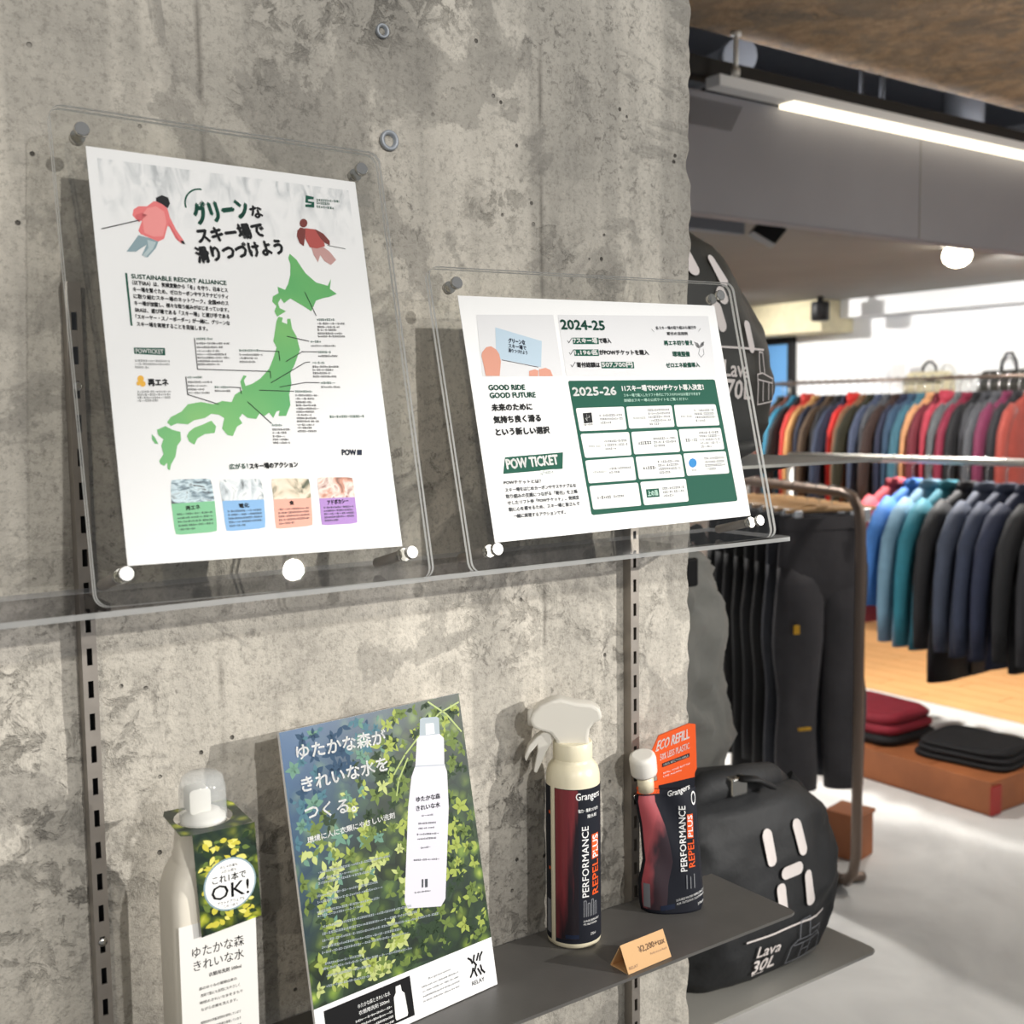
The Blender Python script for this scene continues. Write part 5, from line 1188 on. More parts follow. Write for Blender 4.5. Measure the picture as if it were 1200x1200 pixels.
CL('DURABLE REPELLENCY', [(-108, 0.9640 + z0), (-66, 0.9640 + z0), (-66, 0.9658 + z0), (-108, 0.9658 + z0)], 'print_white'); CL('PFC FREE FORMULA', [(-108, 0.9608 + z0), (-74, 0.9608 + z0), (-74, 0.9626 + z0), (-108, 0.9626 + z0)], 'print_white'); CL('275ml', [(-92, 0.9500 + z0), (-78, 0.9500 + z0), (-78, 0.9525 + z0), (-92, 0.9525 + z0)], 'print_white', 0.01)
cylpatch(-146, -118, 0.948 + z0, 0.952 + z0, 'print_navy', 0.0267, 'label_block')
for z in (0.075, 0.13): cylpatch(176, 171, z, z + 0.003, 'print_orange', 0.0266, 'label_mark')
cylpatch(160, 176, 0.012, 0.045, 'print_labelgrey', 0.0266, 'label_mark')
# trigger head (nozzle towards -x)
hz = rz(math.radians(-18))
def hp(X, Y): return ((X - 530) / 7.5 / 1247, 0.1935 + (600 - Y) / 7.5 / 1247)
outl = [(690, 612), (668, 520), (682, 440), (722, 388), (782, 362), (792, 325), (772, 258), (700, 216), (560, 200), (430, 162), (350, 172), (240, 217), (168, 290), (145, 345), (152, 385), (175, 425), (235, 452), (330, 480), (385, 555), (372, 612)]
mb = MB(); pl = [hp(*q) for q in outl]; mb.prism(pl, -0.0105, 0.0105, 0, True)
o = mb.build('trigger_head', 'frost', sp, bevel=0.003, seg=3); o.rotation_euler = (0, 0, math.radians(-36))
mb = MB(); cx = -0.0405; zc = hp(0, 350)[1]; n = 16
mb.rings([[(x, r * math.cos(2 * math.pi * i / n), zc + r * math.sin(2 * math.pi * i / n)) for i in range(n)] for r, x in ((0.0080, cx + 0.006), (0.0086, cx + 0.001), (0.0080, cx - 0.0020), (0.0040, cx - 0.0026))]); o = mb.build('nozzle', 'frost', sp); o.rotation_euler = (0, 0, math.radians(-36))
mb = MB(); t1 = [hp(*q) for q in ((335, 478), (270, 470), (200, 520), (130, 600), (95, 700), (110, 740), (150, 660), (210, 590), (215, 640), (190, 760), (175, 835), (205, 845), (245, 760), (290, 650), (345, 560))]
mb.prism(t1, -0.0075, 0.0075, 0, True); o = mb.build('trigger_lever', 'frost', sp, bevel=0.0012); o.rotation_euler = (0, 0, math.radians(-36))

# ================================================================== REFILL POUCH
PM = rz(math.radians(-29)); po = empty('refill_pouch', (0.794, 0.834, SH2), PM, 'dark refill pouch with an orange top and a white screw cap', 'pouch')
left = [(-36.6, 0), (-38.5, 8), (-39.0, 30), (-34, 52), (-36.4, 88), (-40.5, 113), (-38, 124)]
def lx(z):
    for (x0, z0_), (x1, z1_) in zip(left[:-1], left[1:]):
        if z0_ <= z <= z1_: return x0 + (x1 - x0) * (z - z0_) / (z1_ - z0_)
    return left[-1][0]
def rxx(z): return 30.5 - 2 * math.exp(-z / 5) - (z / 137.0) * 8.2
def front(x, z):
    """front surface depth of the pouch (mm)"""
    a, b = lx(z), rxx(z); t = (x - a) / (b - a) * 2 - 1
    d = 17 * max(0.06, (1 - z / 150.0)) ** 0.8 + 1.2
    w = max(0.0, 1 - abs(t) ** 2.4) ** 0.5
    return -(d * w) + 2.2 * math.sin(x * 0.16 + z * 0.09) * (z / 137) * w + z * 0.07
mb = MB(); rows = []
zs = [0, 2, 6, 12, 20, 30, 40, 52, 64, 76, 88, 100, 112, 118, 124]
for z in zs:
    a, b = lx(z), rxx(z); r = []
    for i in range(15): x = a + (b - a) * i / 14; r.append((x / 1000, front(x, z) / 1000, z / 1000))
    for i in range(13, 0, -1): x = a + (b - a) * i / 14; r.append((x / 1000, (2 * z * 0.07 - front(x, z)) / 1000 + 0.0002, z / 1000))
    rows.append(r)
mb.rings(rows); mb.build('pouch_body', 'print_labelblack', po)
def ppatch(poly_rows, m, name, off=0.5):
    mb = MB(); n = len(poly_rows[0]); vs = []
    for r in poly_rows: vs += [(x / 1000, (front(x, z) - off) / 1000, z / 1000) for x, z in r]
    mb.add(vs, [(j * n + i, j * n + i + 1, (j + 1) * n + i + 1, (j + 1) * n + i) for j in range(len(poly_rows) - 1) for i in range(n - 1)], 0, True); return mb.build(name, m, po)
ppatch([[(lx(z) + 2.0 + (i / 8) * (22 - z * 0.03 + 6 * math.sin(z * 0.03)), z) for i in range(9)] for z in range(4, 122, 6)], 'pouch_red', 'label_panel', 0.3)
pp = lambda off: (lambda x, z: (x / 1000, (front(x, z) - off) / 1000, z / 1000))
def PL(t, quad, m, b=0.0): lettering(t, quad, pp(0.8), m, po, 'lettering', b)
mb = MB(); pb_ = lambda x, z: (x / 1000, (yb0 + (z - 124) * 0.07 - 1.85) / 1000, z / 1000); yb0 = 124 * 0.07
mb.add([pb_(*q) for q in ((-16, 123.6), (22.0, 123.6), (22.2, 134.0), (-16, 127.0))], [(0, 1, 2, 3)]); mb.build('label_block', 'print_labelblack', po)
PL('Grangers', [(-8.4, 114.8), (16, 120.5), (16.5, 128), (-8, 122.5)], 'print_white', 0.012)
PL('PERFORMANCE', [(9.3, 42), (9.8, 107), (2.8, 107), (2.3, 42)], 'print_white', 0.012); PL('REPEL', [(18.4, 45), (18, 72), (11.3, 72), (11.7, 45)], 'print_orange', 0.02)
ppatch([[(11.2 + 6.6 * i / 3, z) for i in range(4)] for z in (73.5, 82, 90, 98)], 'print_orange', 'label_block', 0.6); PL('PLUS', [(17.3, 75), (17.0, 97), (11.8, 97), (12.1, 75)], 'print_white', 0.02)
for k in range(3): ppatch([[(8 + k * 4.2 + i * 0.55, z) for i in range(3)] for z in (24, 31, 38 - 2 * (k % 2))], 'print_labelgrey', 'icon_print', 0.6)
PL('DURABLE WATER REPELLENCY', [(-3.5, 12.5), (28, 18.5), (28, 20.6), (-3.5, 14.6)], 'print_white', 0.012); PL('FOR OUTDOOR CLOTHING', [(-3, 9), (28, 15), (28, 17), (-3, 11)], 'print_white', 0.012); PL('275ml', [(20, 6), (27, 7.5), (27, 10), (20, 8.5)], 'print_white', 0.01)
ppatch([[(-20 + 15 * i / 4, z + i * 0.6) for i in range(5)] for z in (3.5, 6, 8.5)], 'print_navy', 'label_block', 0.6)
ppatch([[(-35.5 + 6 * i / 3, z) for i in range(4)] for z in (6, 14, 22, 30)], 'print_labelgrey', 'label_block', 0.6)
# ring emblem
mb = MB(); rg = [(19.8 + r * 2.6 * math.cos(a * 0.4488), 113 + r * 7 * math.sin(a * 0.4488)) for r in (1, 0.72) for a in range(14)]
mb.add([pp(0.7)(*q) for q in rg], [(i, (i + 1) % 14, 14 + (i + 1) % 14, 14 + i) for i in range(14)]); mb.build('emblem_print', 'print_white', po)
# orange sealed top
yb = 124 * 0.07
top = [(-39.0, 124), (-38.5, 126), (-17, 132), (-19, 148.7), (-21.8, 164), (-15.1, 178.2), (16.7, 189.3), (24, 188.2), (24.6, 142.7), (22.3, 138), (22.1, 124)]
mb = MB(); vs = [(x / 1000, (yb + (z - 124) * 0.07 - 1.6) / 1000, z / 1000) for x, z in top] + [(x / 1000, (yb + (z - 124) * 0.07 + 0.6) / 1000, z / 1000) for x, z in top]; n = len(top)
mb.add(vs, [tuple(range(n)), tuple(reversed(range(n, 2 * n)))]); mb.add(vs, [(i, i + n, (i + 1) % n + n, (i + 1) % n) for i in range(n)])
tp = mb.build('orange_seal', 'print_orange', po)
# orange flows down a little over the body front
ppatch([[(lx(z) + (-16 - lx(z)) * i / 8, min(124, z)) for i in range(9)] for k, z in enumerate((119.5, 122, 124))], 'print_orange', 'orange_band', 0.35)
pt = lambda x, z: (x / 1000, (yb + (z - 124) * 0.07 - 2.0) / 1000, z / 1000)
def OL(t, q, m='print_white', b=0.0): lettering(t, q, pt, m, po, 'lettering', b)
OL('ECO REFILL', [(-18.5, 162), (17, 174.5), (17.2, 184.5), (-15.5, 173.0)], 'print_white', 0.02)
OL('50% LESS PLASTIC', [(-14, 152.5), (17, 163.5), (17, 170), (-14, 159)], 'print_white', 0.012)
mb = MB(); mb.add([pt(*q) for q in ((-12, 145.5), (17, 155), (17, 159), (-12, 149.5))], [(0, 1, 2, 3)]); mb.build('label_block', 'print_labelblack', po)
pt = lambda x, z: (x / 1000, (yb + (z - 124) * 0.07 - 2.2) / 1000, z / 1000)
OL('100% RECYCLABLE', [(-10.5, 147.0), (15.5, 155.4), (15.5, 157.6), (-10.5, 149.2)], 'print_white', 0.01); OL('REFILL YOUR BOTTLE', [(-11, 138.5), (17, 147.5), (17, 149.2), (-11, 140.2)], 'print_white'); OL('USE AGAIN', [(-11, 135), (8, 141), (8, 142.6), (-11, 136.6)], 'print_white')
# spout and ridged cap, tilted to the pouch's left
cap = MB(); n = 30; ax = math.radians(9)
cap.rings([[((r + (0.25 if (i % 2 and k in (1, 2)) else 0)) * math.cos(2 * math.pi * i / n) / 1000, (r + (0.25 if (i % 2 and k in (1, 2)) else 0)) * math.sin(2 * math.pi * i / n) / 1000, z / 1000) for i in range(n)] for k, (r, z) in enumerate(((13.2, 0), (13.6, 2), (13.8, 17), (13.0, 21), (10, 22.4)))])
o = cap.build('screw_cap', 'white_plastic', po); o.location = (-0.0310, 0.0085, 0.1405); o.rotation_euler = (math.radians(14), -ax, 0)
mb = MB(); mb.lathe([(0.0085, 0), (0.0085, 0.018)], 20); o = mb.build('spout', 'cream_plastic', po); o.location = (-0.0290, 0.0085, 0.122); o.rotation_euler = (math.radians(8), -ax * 0.6, 0)

# ================================================================== PRICE CARD
pc = empty('price_card', (0.6865, 0.7665, SH2), rz(math.radians(2)), 'small tan folded price card at the front edge of the charcoal shelf', 'price card')
mb = MB(); pr_ = [(-0.0115, 0.0005), (0.0, 0.0235), (0.0135, 0.0005), (0.0125, 0.0), (0.0, 0.0222), (-0.0106, 0.0)]
vs = [(x, y, z) for x in (-0.0275, 0.0275) for y, z in pr_]; mb.add(vs, [(0, 1, 2, 3, 4, 5), (11, 10, 9, 8, 7, 6)]); mb.add(vs, [(i, i + 6, (i + 1) % 6 + 6, (i + 1) % 6) for i in range(6)])
mb.box(-0.0275, -0.011, 0.0, 0.0275, 0.013, 0.0007)
cd = mb.build('card', 'print_kraft', pc)
ptc = lambda x, t: (x / 1000, -0.0115 + 0.0115 * t - 0.0004, 0.0005 + 0.023 * t + 0.0002)
mat('print_tan', '#8a6236', 0.5)
lettering('¥2,200+tax', [(-8, 0.5), (25, 0.5), (25, 0.75), (-8, 0.75)], ptc, 'print_tan', pc, 'lettering', 0.01)
lettering('Performance Repel', [(4, 0.3), (25, 0.3), (25, 0.4), (4, 0.4)], ptc, 'print_tan', pc); lettering('RELAY', [(-25, 0.12), (-14, 0.12), (-14, 0.22), (-25, 0.22)], ptc, 'print_tan', pc)

# ================================================================== SIDE SHELVES AND BAGS
def side_shelf(z, y0, x1, label):
    s = empty('side_shelf', (WX, y0, z), None, label, 'shelf', 'grey shelves on the side of the column')
    mb = MB(); w = x1 - WX - 0.001; d = 0.5; r = 0.012
    pl = [(0.0, 0), (w - r, 0), (w - r * 0.3, r * 0.3), (w, r), (w, d), (0.0, d)]
    vs = [(a, b, 0) for a, b in pl] + [(a, b, -0.004) for a, b in pl]; n = len(pl)
    mb.add([(a + 0.006, b, c) for a, b, c in vs], [tuple(range(n)), tuple(reversed(range(n, 2 * n)))] + [(i, i + n, (i + 1) % n + n, (i + 1) % n) for i in range(n)])
    mb.build('shelf_plate', 'shelf_grey', s)
    for yy in (0.08, 0.42):
        mb = MB(); mb.prism([(0.004, -0.004), (0.004, -0.05), (0.03, -0.055), (w * 0.8, -0.010), (w * 0.8, -0.004)], yy, yy + 0.003); mb.build('bracket_arm', 'dark_steel', s)
side_shelf(0.66, 1.0, 1.352, 'grey shelf on the column side under the smaller black bag'); side_shelf(1.378, 1.0, 1.352, 'grey shelf on the column side under the larger dark bag')

def bag(name, loc, prof, depth_e, m, label, cat='bag', crumple=1.0, calm=lambda x, y, z, d: 1.0 - 0.75 * max(0.0, min(1.0, (-y / d - 0.5) * 2.5)) * max(0.0, min(1.0, (0.15 - abs(x)) * 12))):
    """prof: list of (z, half width, half depth, centre shift x); returns (empty, front function)"""
    b = empty(name, loc, None, label, cat)
    mb = MB(); R = []
    def fx(z):
        z = min(max(z, prof[0][0]), prof[-1][0])
        for p, q in zip(prof[:-1], prof[1:]):
            if p[0] <= z <= q[0]:
                t = (z - p[0]) / (q[0] - p[0])
                return [p[k] + (q[k] - p[k]) * t for k in range(1, 4)]
        return list(prof[-1][1:])
    def disp(x, y, z):
        """fold relief of the fabric"""
        o = Vector((loc[0] * 9, loc[2] * 5, 0))
        a = noise.noise(Vector((x * 9, y * 9, z * 7)) + o)
        r = 0.30 - abs(noise.noise(Vector((x * 13 + z * 9, y * 13, z * 10 - x * 5)) + o * 2))
        r2 = 0.25 - abs(noise.noise(Vector((x * 26 - z * 16, y * 26, z * 18)) + o * 3))
        return (a * 0.010 + r * 0.022 + r2 * 0.008) * crumple
    def nrm(x, y, a, d):
        n = Vector((x / a ** 2, y / d ** 2)); return n.normalized() if n.length > 1e-9 else Vector((0, -1))
    for i in range(45):
        z = prof[0][0] + (prof[-1][0] - prof[0][0]) * i / 44
        a, d, cx = fx(z); out = []
        for (x, y, zz) in sring(a, d, 84, depth_e, z, 0):
            w = disp(x + cx, y, zz) * calm(x + cx, y, zz, d); n = nrm(x, y, a, d)
            out.append((x + cx + n.x * w, y + n.y * w, zz))
        R.append(out)
    mb.rings(R); mb.build('bag_body', m, b)
    def fr(x, z, off=0.0025):
        a, d, cx = fx(z); t = min(0.999, abs(x - cx) / a)
        y = -d * (1 - t ** depth_e) ** (1 / depth_e); n = nrm(x - cx, y, a, d)
        return (x, y + n.y * disp(x, y, z) * calm(x, y, z, d) - off, z)
    return b, fr

def pill(parent, fr, cx, cz, w, h, ang, m='print_bagwhite'):
    mb = MB(); pts = []
    L_ = max(0, h - w) / 2
    for i in range(10): a = math.pi * i / 9; pts.append((w / 2 * math.cos(a), L_ + w / 2 * math.sin(a)))
    for i in range(10): a = math.pi + math.pi * i / 9; pts.append((w / 2 * math.cos(a), -L_ + w / 2 * math.sin(a)))
    ca, sa = math.cos(ang), math.sin(ang)
    v = [(0, 0)] + pts
    mb.add([fr(cx + x * ca - y * sa, cz + x * sa + y * ca, 0.0042) for x, y in v], [(0, i, i % 20 + 1) for i in range(1, 21)], 0, True); mb.build('emblem_pill', m, parent)
def bline(parent, fr, pts, w, m='print_bagwhite', name='line_print'):
    mb = MB(); dn = []
    for a, b in zip(pts[:-1], pts[1:]):
        k = max(1, int(math.hypot(b[0] - a[0], b[1] - a[1]) / 0.012))
        dn += [(a[0] + (b[0] - a[0]) * i / k, a[1] + (b[1] - a[1]) * i / k) for i in range(k)]
    dn.append(pts[-1])
    for q in strip_poly(dn, w): mb.add([fr(x, z, 0.0040) for x, z in q], [(0, 1, 2, 3)])
    mb.build(name, m, parent)

# --- smaller black bag (30 litre)
b30, f30 = bag('duffel_bag', (1.165, 1.125, 0.66), [(0.0, 0.130, 0.075, 0.0), (0.012, 0.150, 0.085, 0.005), (0.05, 0.168, 0.096, 0.008), (0.11, 0.172, 0.100, 0.010), (0.17, 0.165, 0.098, 0.006), (0.215, 0.148, 0.09, 0), (0.245, 0.120, 0.078, -0.01), (0.262, 0.080, 0.052, -0.02)], 3.0, 'bag_fabric', 'black roll-top bag with white pills and Lava 30L print on the lower side shelf')
dx = 1.165
for (x, z, w, h, a) in ((1.148, 0.849, 0.0175, 0.052, 0.12), (1.2095, 0.8500, 0.0175, 0.050, 0.12), (1.188, 0.8090, 0.0185, 0.042, math.radians(-86)), (1.168, 0.770, 0.0175, 0.052, 0.12), (1.2225, 0.776, 0.0160, 0.052, 0.10)):
    pill(b30, f30, x - dx + 0.006, z - 0.66 + 0.004, w, h, a)
bline(b30, f30, [(1.108 - dx, 0.0725), (1.272 - dx, 0.0735)], 0.0028)
lb = lambda x, z: f30(x, z, 0.0042)
lettering('Lava', [(1.130 - dx, 0.0430), (1.172 - dx, 0.0430), (1.174 - dx, 0.0595), (1.132 - dx, 0.0595)], lb, 'print_bagwhite', b30, 'lettering', 0.02)
lettering('30L', [(1.126 - dx, 0.0185), (1.170 - dx, 0.0185), (1.172 - dx, 0.0380), (1.128 - dx, 0.0380)], lb, 'print_bagwhite', b30, 'lettering', 0.03)
lettering('Bag', [(1.127 - dx, 0.0145), (1.152 - dx, 0.0145), (1.152 - dx, 0.0175), (1.127 - dx, 0.0175)], lb, 'print_bagwhite', b30)
for pts in ([(1.195, 0.018), (1.197, 0.045), (1.210, 0.052), (1.255, 0.052), (1.268, 0.040), (1.266, 0.018), (1.195, 0.018)], [(1.214, 0.052), (1.214, 0.080), (1.232, 0.082), (1.234, 0.052)], [(1.203, 0.045), (1.262, 0.045)], [(1.222, 0.020), (1.222, 0.044)], [(1.240, 0.020), (1.240, 0.044)], [(1.236, 0.062), (1.262, 0.060), (1.262, 0.052)], [(1.226, 0.032), (1.237, 0.032)]):
    bline(b30, f30, [(x - dx, z - 0.004) for x, z in pts], 0.0016, 'print_labelgrey', 'bag_sketch_print')
mb = MB(); mb.tube([(-0.125, -0.02, 0.235), (-0.07, -0.035, 0.272), (0.0, -0.04, 0.272), (0.06, -0.03, 0.262), (0.11, -0.01, 0.238)], [0.016, 0.024, 0.022, 0.02, 0.014], 12); mb.build('rolled_top', 'bag_fabric', b30)
mb = MB(); mb.tube([(-0.165, -0.05, 0.03), (-0.160, -0.075, 0.12), (-0.14, -0.07, 0.20), (-0.12, -0.05, 0.25)], 0.009, 8, flat=0.5); mb.build('side_strap', 'bag_strap', b30)
mb = MB(); mb.tube([(0.182, -0.03, 0.07), (0.176, -0.02, 0.15), (0.152, -0.02, 0.21), (0.115, -0.02, 0.248)], 0.010, 8, flat=0.5); mb.build('side_strap', 'bag_strap', b30)
mb = MB(); mb.box(-0.05, -0.066, 0.262, -0.02, -0.049, 0.288); mb.build('buckle', 'chrome', b30, bevel=0.003)
mb = MB(); mb.tube([(-0.035, -0.064, 0.286), (-0.01, -0.07, 0.282), (0.02, -0.072, 0.266)], 0.011, 8, flat=0.4); mb.build('top_strap', 'bag_strap', b30)

# --- larger bag (70 litre)
b70, f70 = bag('duffel_bag', (1.085, 1.17, 1.378), [(0.0, 0.105, 0.085, 0), (0.012, 0.125, 0.10, 0), (0.05, 0.150, 0.12, 0), (0.11, 0.153, 0.125, 0), (0.18, 0.132, 0.12, -0.005), (0.24, 0.100, 0.11, -0.012), (0.285, 0.068, 0.09, -0.020), (0.315, 0.03, 0.05, -0.025)], 2.6, 'bag_olive', 'dark grey domed bag with white pills and Lava 70L print on the upper side shelf')
dx = 1.085; dz = 1.378
for (x, z, w, h, a) in ((1.0395, 1.639, 0.0165, 0.040, 0.30), (1.084, 1.628, 0.0135, 0.044, 0.38), (1.084, 1.596, 0.0150, 0.024, 0.4), (1.074, 1.568, 0.0165, 0.040, 0.25), (1.130, 1.544, 0.0135, 0.044, 0.32)):
    pill(b70, f70, x - dx, z - dz, w, h, a)
bline(b70, f70, [(1.03 - dx, 1.530 - dz), (1.165 - dx, 1.528 - dz)], 0.0028)
lb = lambda x, z: f70(x, z, 0.0042)
lettering('Lava', [(1.074 - dx, 1.492 - dz), (1.122 - dx, 1.490 - dz), (1.124 - dx, 1.511 - dz), (1.076 - dx, 1.513 - dz)], lb, 'print_bagwhite', b70, 'lettering', 0.02)
lettering('70L', [(1.078 - dx, 1.464 - dz), (1.128 - dx, 1.462 - dz), (1.128 - dx, 1.486 - dz), (1.078 - dx, 1.488 - dz)], lb, 'print_bagwhite', b70, 'lettering', 0.03)
for pts in ([(1.140, 1.455), (1.140, 1.495), (1.158, 1.497), (1.198, 1.490), (1.205, 1.460), (1.140, 1.455)], [(1.150, 1.497), (1.152, 1.525), (1.166, 1.524), (1.168, 1.497)], [(1.142, 1.488), (1.196, 1.484)], [(1.160, 1.460), (1.160, 1.485)], [(1.182, 1.462), (1.182, 1.484)]):
    bline(b70, f70, [(x - dx + 0.006 - 0.34 * (x - 1.14), z - dz) for x, z in pts], 0.0016, 'print_bagwhite', 'bag_sketch_print')
mb = MB(); mb.tube([(0.150, -0.04, 0.06), (0.158, -0.03, 0.12), (0.135, -0.03, 0.19), (0.10, -0.03, 0.25)], 0.009, 8, flat=0.5); mb.build('side_strap', 'bag_strap', b70)
mb = MB(); mb.tube([(0.088, -0.045, 0.235), (0.104, -0.052, 0.222), (0.112, -0.05, 0.200), (0.118, -0.045, 0.180)], [0.004, 0.008, 0.008, 0.004], 8, flat=0.6); mb.build('grab_loop', 'bag_strap', b70)
mb = MB(); mb.tube([(-0.05, -0.105, 0.018), (0.04, -0.112, 0.02), (0.10, -0.09, 0.028)], [0.008, 0.014, 0.006], 10, flat=0.6); mb.build('bottom_fold', 'bag_olive', b70)

# --- tall slouching grey bag behind the 30 litre bag
bg_, fg = bag('tall_bag', (1.215, 1.36, 0.66), [(0.0, 0.135, 0.08, 0), (0.02, 0.15, 0.09, 0), (0.25, 0.155, 0.095, 0), (0.40, 0.150, 0.09, 0), (0.50, 0.135, 0.08, -0.005), (0.56, 0.118, 0.065, -0.012), (0.585, 0.10, 0.055, -0.015)], 2.6, 'grey_fabric', 'tall slouching grey fabric bag behind the smaller black bag', 'bag', 1.8, lambda x, y, z, d: 1.0)
mb = MB(); mb.tube([(0.085, -0.055, 0.575), (0.045, -0.085, 0.60), (0.0, -0.08, 0.585), (-0.06, -0.06, 0.59)], 0.012, 8); mb.build('carry_handle', 'bag_strap', bg_)
mb = MB(); mb.box(0.005, -0.094, 0.515, 0.04, -0.085, 0.56); mb.build('buckle', 'bag_strap', bg_, bevel=0.004)

# ================================================================== TROUSER RACK
A = Vector((2.71, 2.08)); Bv = Vector((3.0, 2.84)); RD = (Bv - A).normalized(); RL = (Bv - A).length
rk = empty('trouser_rack', (A.x, A.y, 0), Matrix(((RD.x, -RD.y, 0), (RD.y, RD.x, 0), (0, 0, 1))), 'bronze bent tube floor rack carrying the dark trousers', 'clothes rack')
path = [(0.11, 0, 0.02), (0.05, 0, 0.03), (0.015, 0, 0.07), (0, 0, 0.13), (0, 0, 0.6), (0, 0, 1.10), (0.012, 0, 1.155), (0.045, 0, 1.19), (0.10, 0, 1.20), (RL / 2, 0, 1.20), (RL - 0.10, 0, 1.20), (RL - 0.045, 0, 1.19), (RL - 0.012, 0, 1.155), (RL, 0, 1.10), (RL, 0, 0.6), (RL, 0, 0.13), (RL - 0.015, 0, 0.07), (RL - 0.05, 0, 0.03), (RL - 0.11, 0, 0.02)]
mb = MB(); mb.tube(path, 0.0155, 12); mb.build('tube_frame', 'tube_bronze', rk)
for x in (0.10, RL - 0.10):
    mb = MB(); mb.tube([(x, -0.09, 0.016), (x, -0.08, 0.016), (x, 0.12, 0.016), (x, 0.13, 0.016)], 0.0145, 10); mb.build('floor_foot', 'tube_bronze', rk)

def fabric(name, col, rough=0.75):
    if name not in MAT: mat(name, col, rough, var=0.12, vscale=18, bump=0.15, bscale=22, sheen=0.05)
    return name

def clip_hanger(loc, yaw, label):
    h = empty('clip_hanger', loc, rz(yaw), label, 'hanger', 'clip hangers on the trouser rack')
    mb = MB(); mb.tube([(0.0, 0, -0.05), (0, 0, -0.028), (0.0, 0, -0.018), (0.016, 0, -0.004), (0.018, 0, 0.008), (0.010, 0, 0.0205), (-0.006, 0, 0.0215), (-0.0165, 0, 0.012)], 0.0016, 6); mb.build('hook', 'hanger_chrome', h)
    mb = MB(); mb.tube([(-0.15, 0, -0.052), (-0.08, 0, -0.05), (0, 0, -0.048), (0.08, 0, -0.05), (0.15, 0, -0.052)], [0.006, 0.008, 0.011, 0.008, 0.006], 8); mb.build('bar', 'hanger_wood', h)
    for s in (-1, 1):
        mb = MB(); mb.box(s * 0.115 - 0.014, -0.010, -0.092, s * 0.115 + 0.014, 0.010, -0.05); mb.build('clip', 'hanger_chrome', h, bevel=0.003)

def trousers(loc, yaw, m, label, length=0.80, tags=False, group=None):
    t = empty('trousers', loc, rz(yaw), label, 'trousers', group)
    rs = random.Random(int(loc[0] * 1000 + loc[1] * 777))
    def crumple(ring, k=0.006):
        return [(x + k * noise.noise(Vector((x * 12 + loc[0] * 7, y * 12, z * 8))), y + 2.2 * k * noise.noise(Vector((x * 15 + loc[1] * 5, 3, z * 6))), z) for x, y, z in ring]
    mb = MB()
    for z0_, z1_, a0, a1 in ():
        pass
    R = [crumple(sring(a, d, 28, 2.6, z)) for z, a, d in ((-0.004, 0.138, 0.014), (-0.045, 0.140, 0.018), (-0.10, 0.146, 0.024), (-0.17, 0.150, 0.026), (-0.23, 0.148, 0.022), (-0.29, 0.120, 0.008))]
    mb.rings(R); mb.build('seat', m, t)
    for s in (-1, 1):
        mb = MB(); R = []
        for i in range(13):
            u = i / 12; z = -0.15 - (length - 0.15) * u
            a = 0.080 - 0.014 * u + 0.004 * math.sin(u * 9 + s); d = (0.031 + 0.004 * math.sin(u * 7) - 0.005 * u) * min(1, 0.5 + 3 * u)
            R.append(crumple(sring(a, d, 20, 2.4, z, s * (0.074 + 0.008 * u), 0.006 * math.sin(3 * u + s)), 0.006))
        mb.rings(R); lg = mb.build('trouser_leg', m, t)
        if tags and s == -1:
            mb = MB(); mb.box(-0.120, -0.052, -0.345, -0.102, -0.046, -0.318); mb.build('emblem', 'yellow_tag', lg)
            mb = MB(); mb.box(-0.100, -0.052, -0.640, -0.060, -0.042, -0.632); mb.build('stitch_tab', 'yellow_tag', lg)
    mb = MB(); mb.rings([crumple(sring(a, d, 28, 2.6, z)) for z, a, d in ((-0.002, 0.140, 0.016), (-0.040, 0.142, 0.020))], cap=False); mb.build('waistband', m, t)
    if tags:
        mb = MB(); mb.box(0.10, -0.042, -0.075, 0.122, -0.040, -0.012); mb.build('swing_tag', 'tag_white', t)
fabric('cloth_charcoal', '#3a383c'); fabric('cloth_black', '#0c0c0f'); fabric('cloth_soot', '#141418'); fabric('cloth_slate', '#33353d')
yaw = math.atan2(-RD.x, RD.y)
spots_ = [(0.20, 'cloth_charcoal', 'charcoal trousers with yellow tabs and a white swing tag on the bronze rack', 0.84, True), (0.29, 'cloth_slate', 'slate grey trousers behind the charcoal pair on the bronze rack', 0.82, False), (0.38, 'cloth_black', 'black trousers hanging along the bronze rack', 0.83, False), (0.47, 'cloth_soot', 'black trousers hanging along the bronze rack', 0.80, False), (0.56, 'cloth_black', 'black trousers hanging along the bronze rack', 0.86, False), (0.65, 'cloth_black', 'black trousers hanging along the bronze rack', 0.82, False), (0.74, 'cloth_soot', 'black trousers hanging along the bronze rack', 0.84, False), (0.83, 'cloth_black', 'black trousers hanging along the bronze rack', 0.86, False)]
ORD = ['first', 'second', 'third', 'fourth', 'fifth', 'sixth', 'seventh', 'eighth']
for i, (t, m, lab, ln, tg_) in enumerate(spots_):
    if i > 1: lab = 'black trousers, %s pair on the bronze rack counting from the swing-tagged charcoal pair' % ORD[i]
    q = A + RD * (RL * t); yw = yaw + random.uniform(-0.015, 0.015)
    off = Vector((RD.y, -RD.x)) * (-0.03)
    clip_hanger((q.x, q.y, 1.195), yw, 'chrome clip hanger holding ' + ('the charcoal trousers' if i == 0 else 'the slate grey trousers' if i == 1 else 'the %s trousers counting from the swing-tagged pair' % ORD[i]) + ' on the bronze rack')
    trousers((q.x + off.x, q.y + off.y, 1.195 - 0.07), yw, m, lab, ln, tg_, None if i < 2 else 'black trousers on the bronze rack')

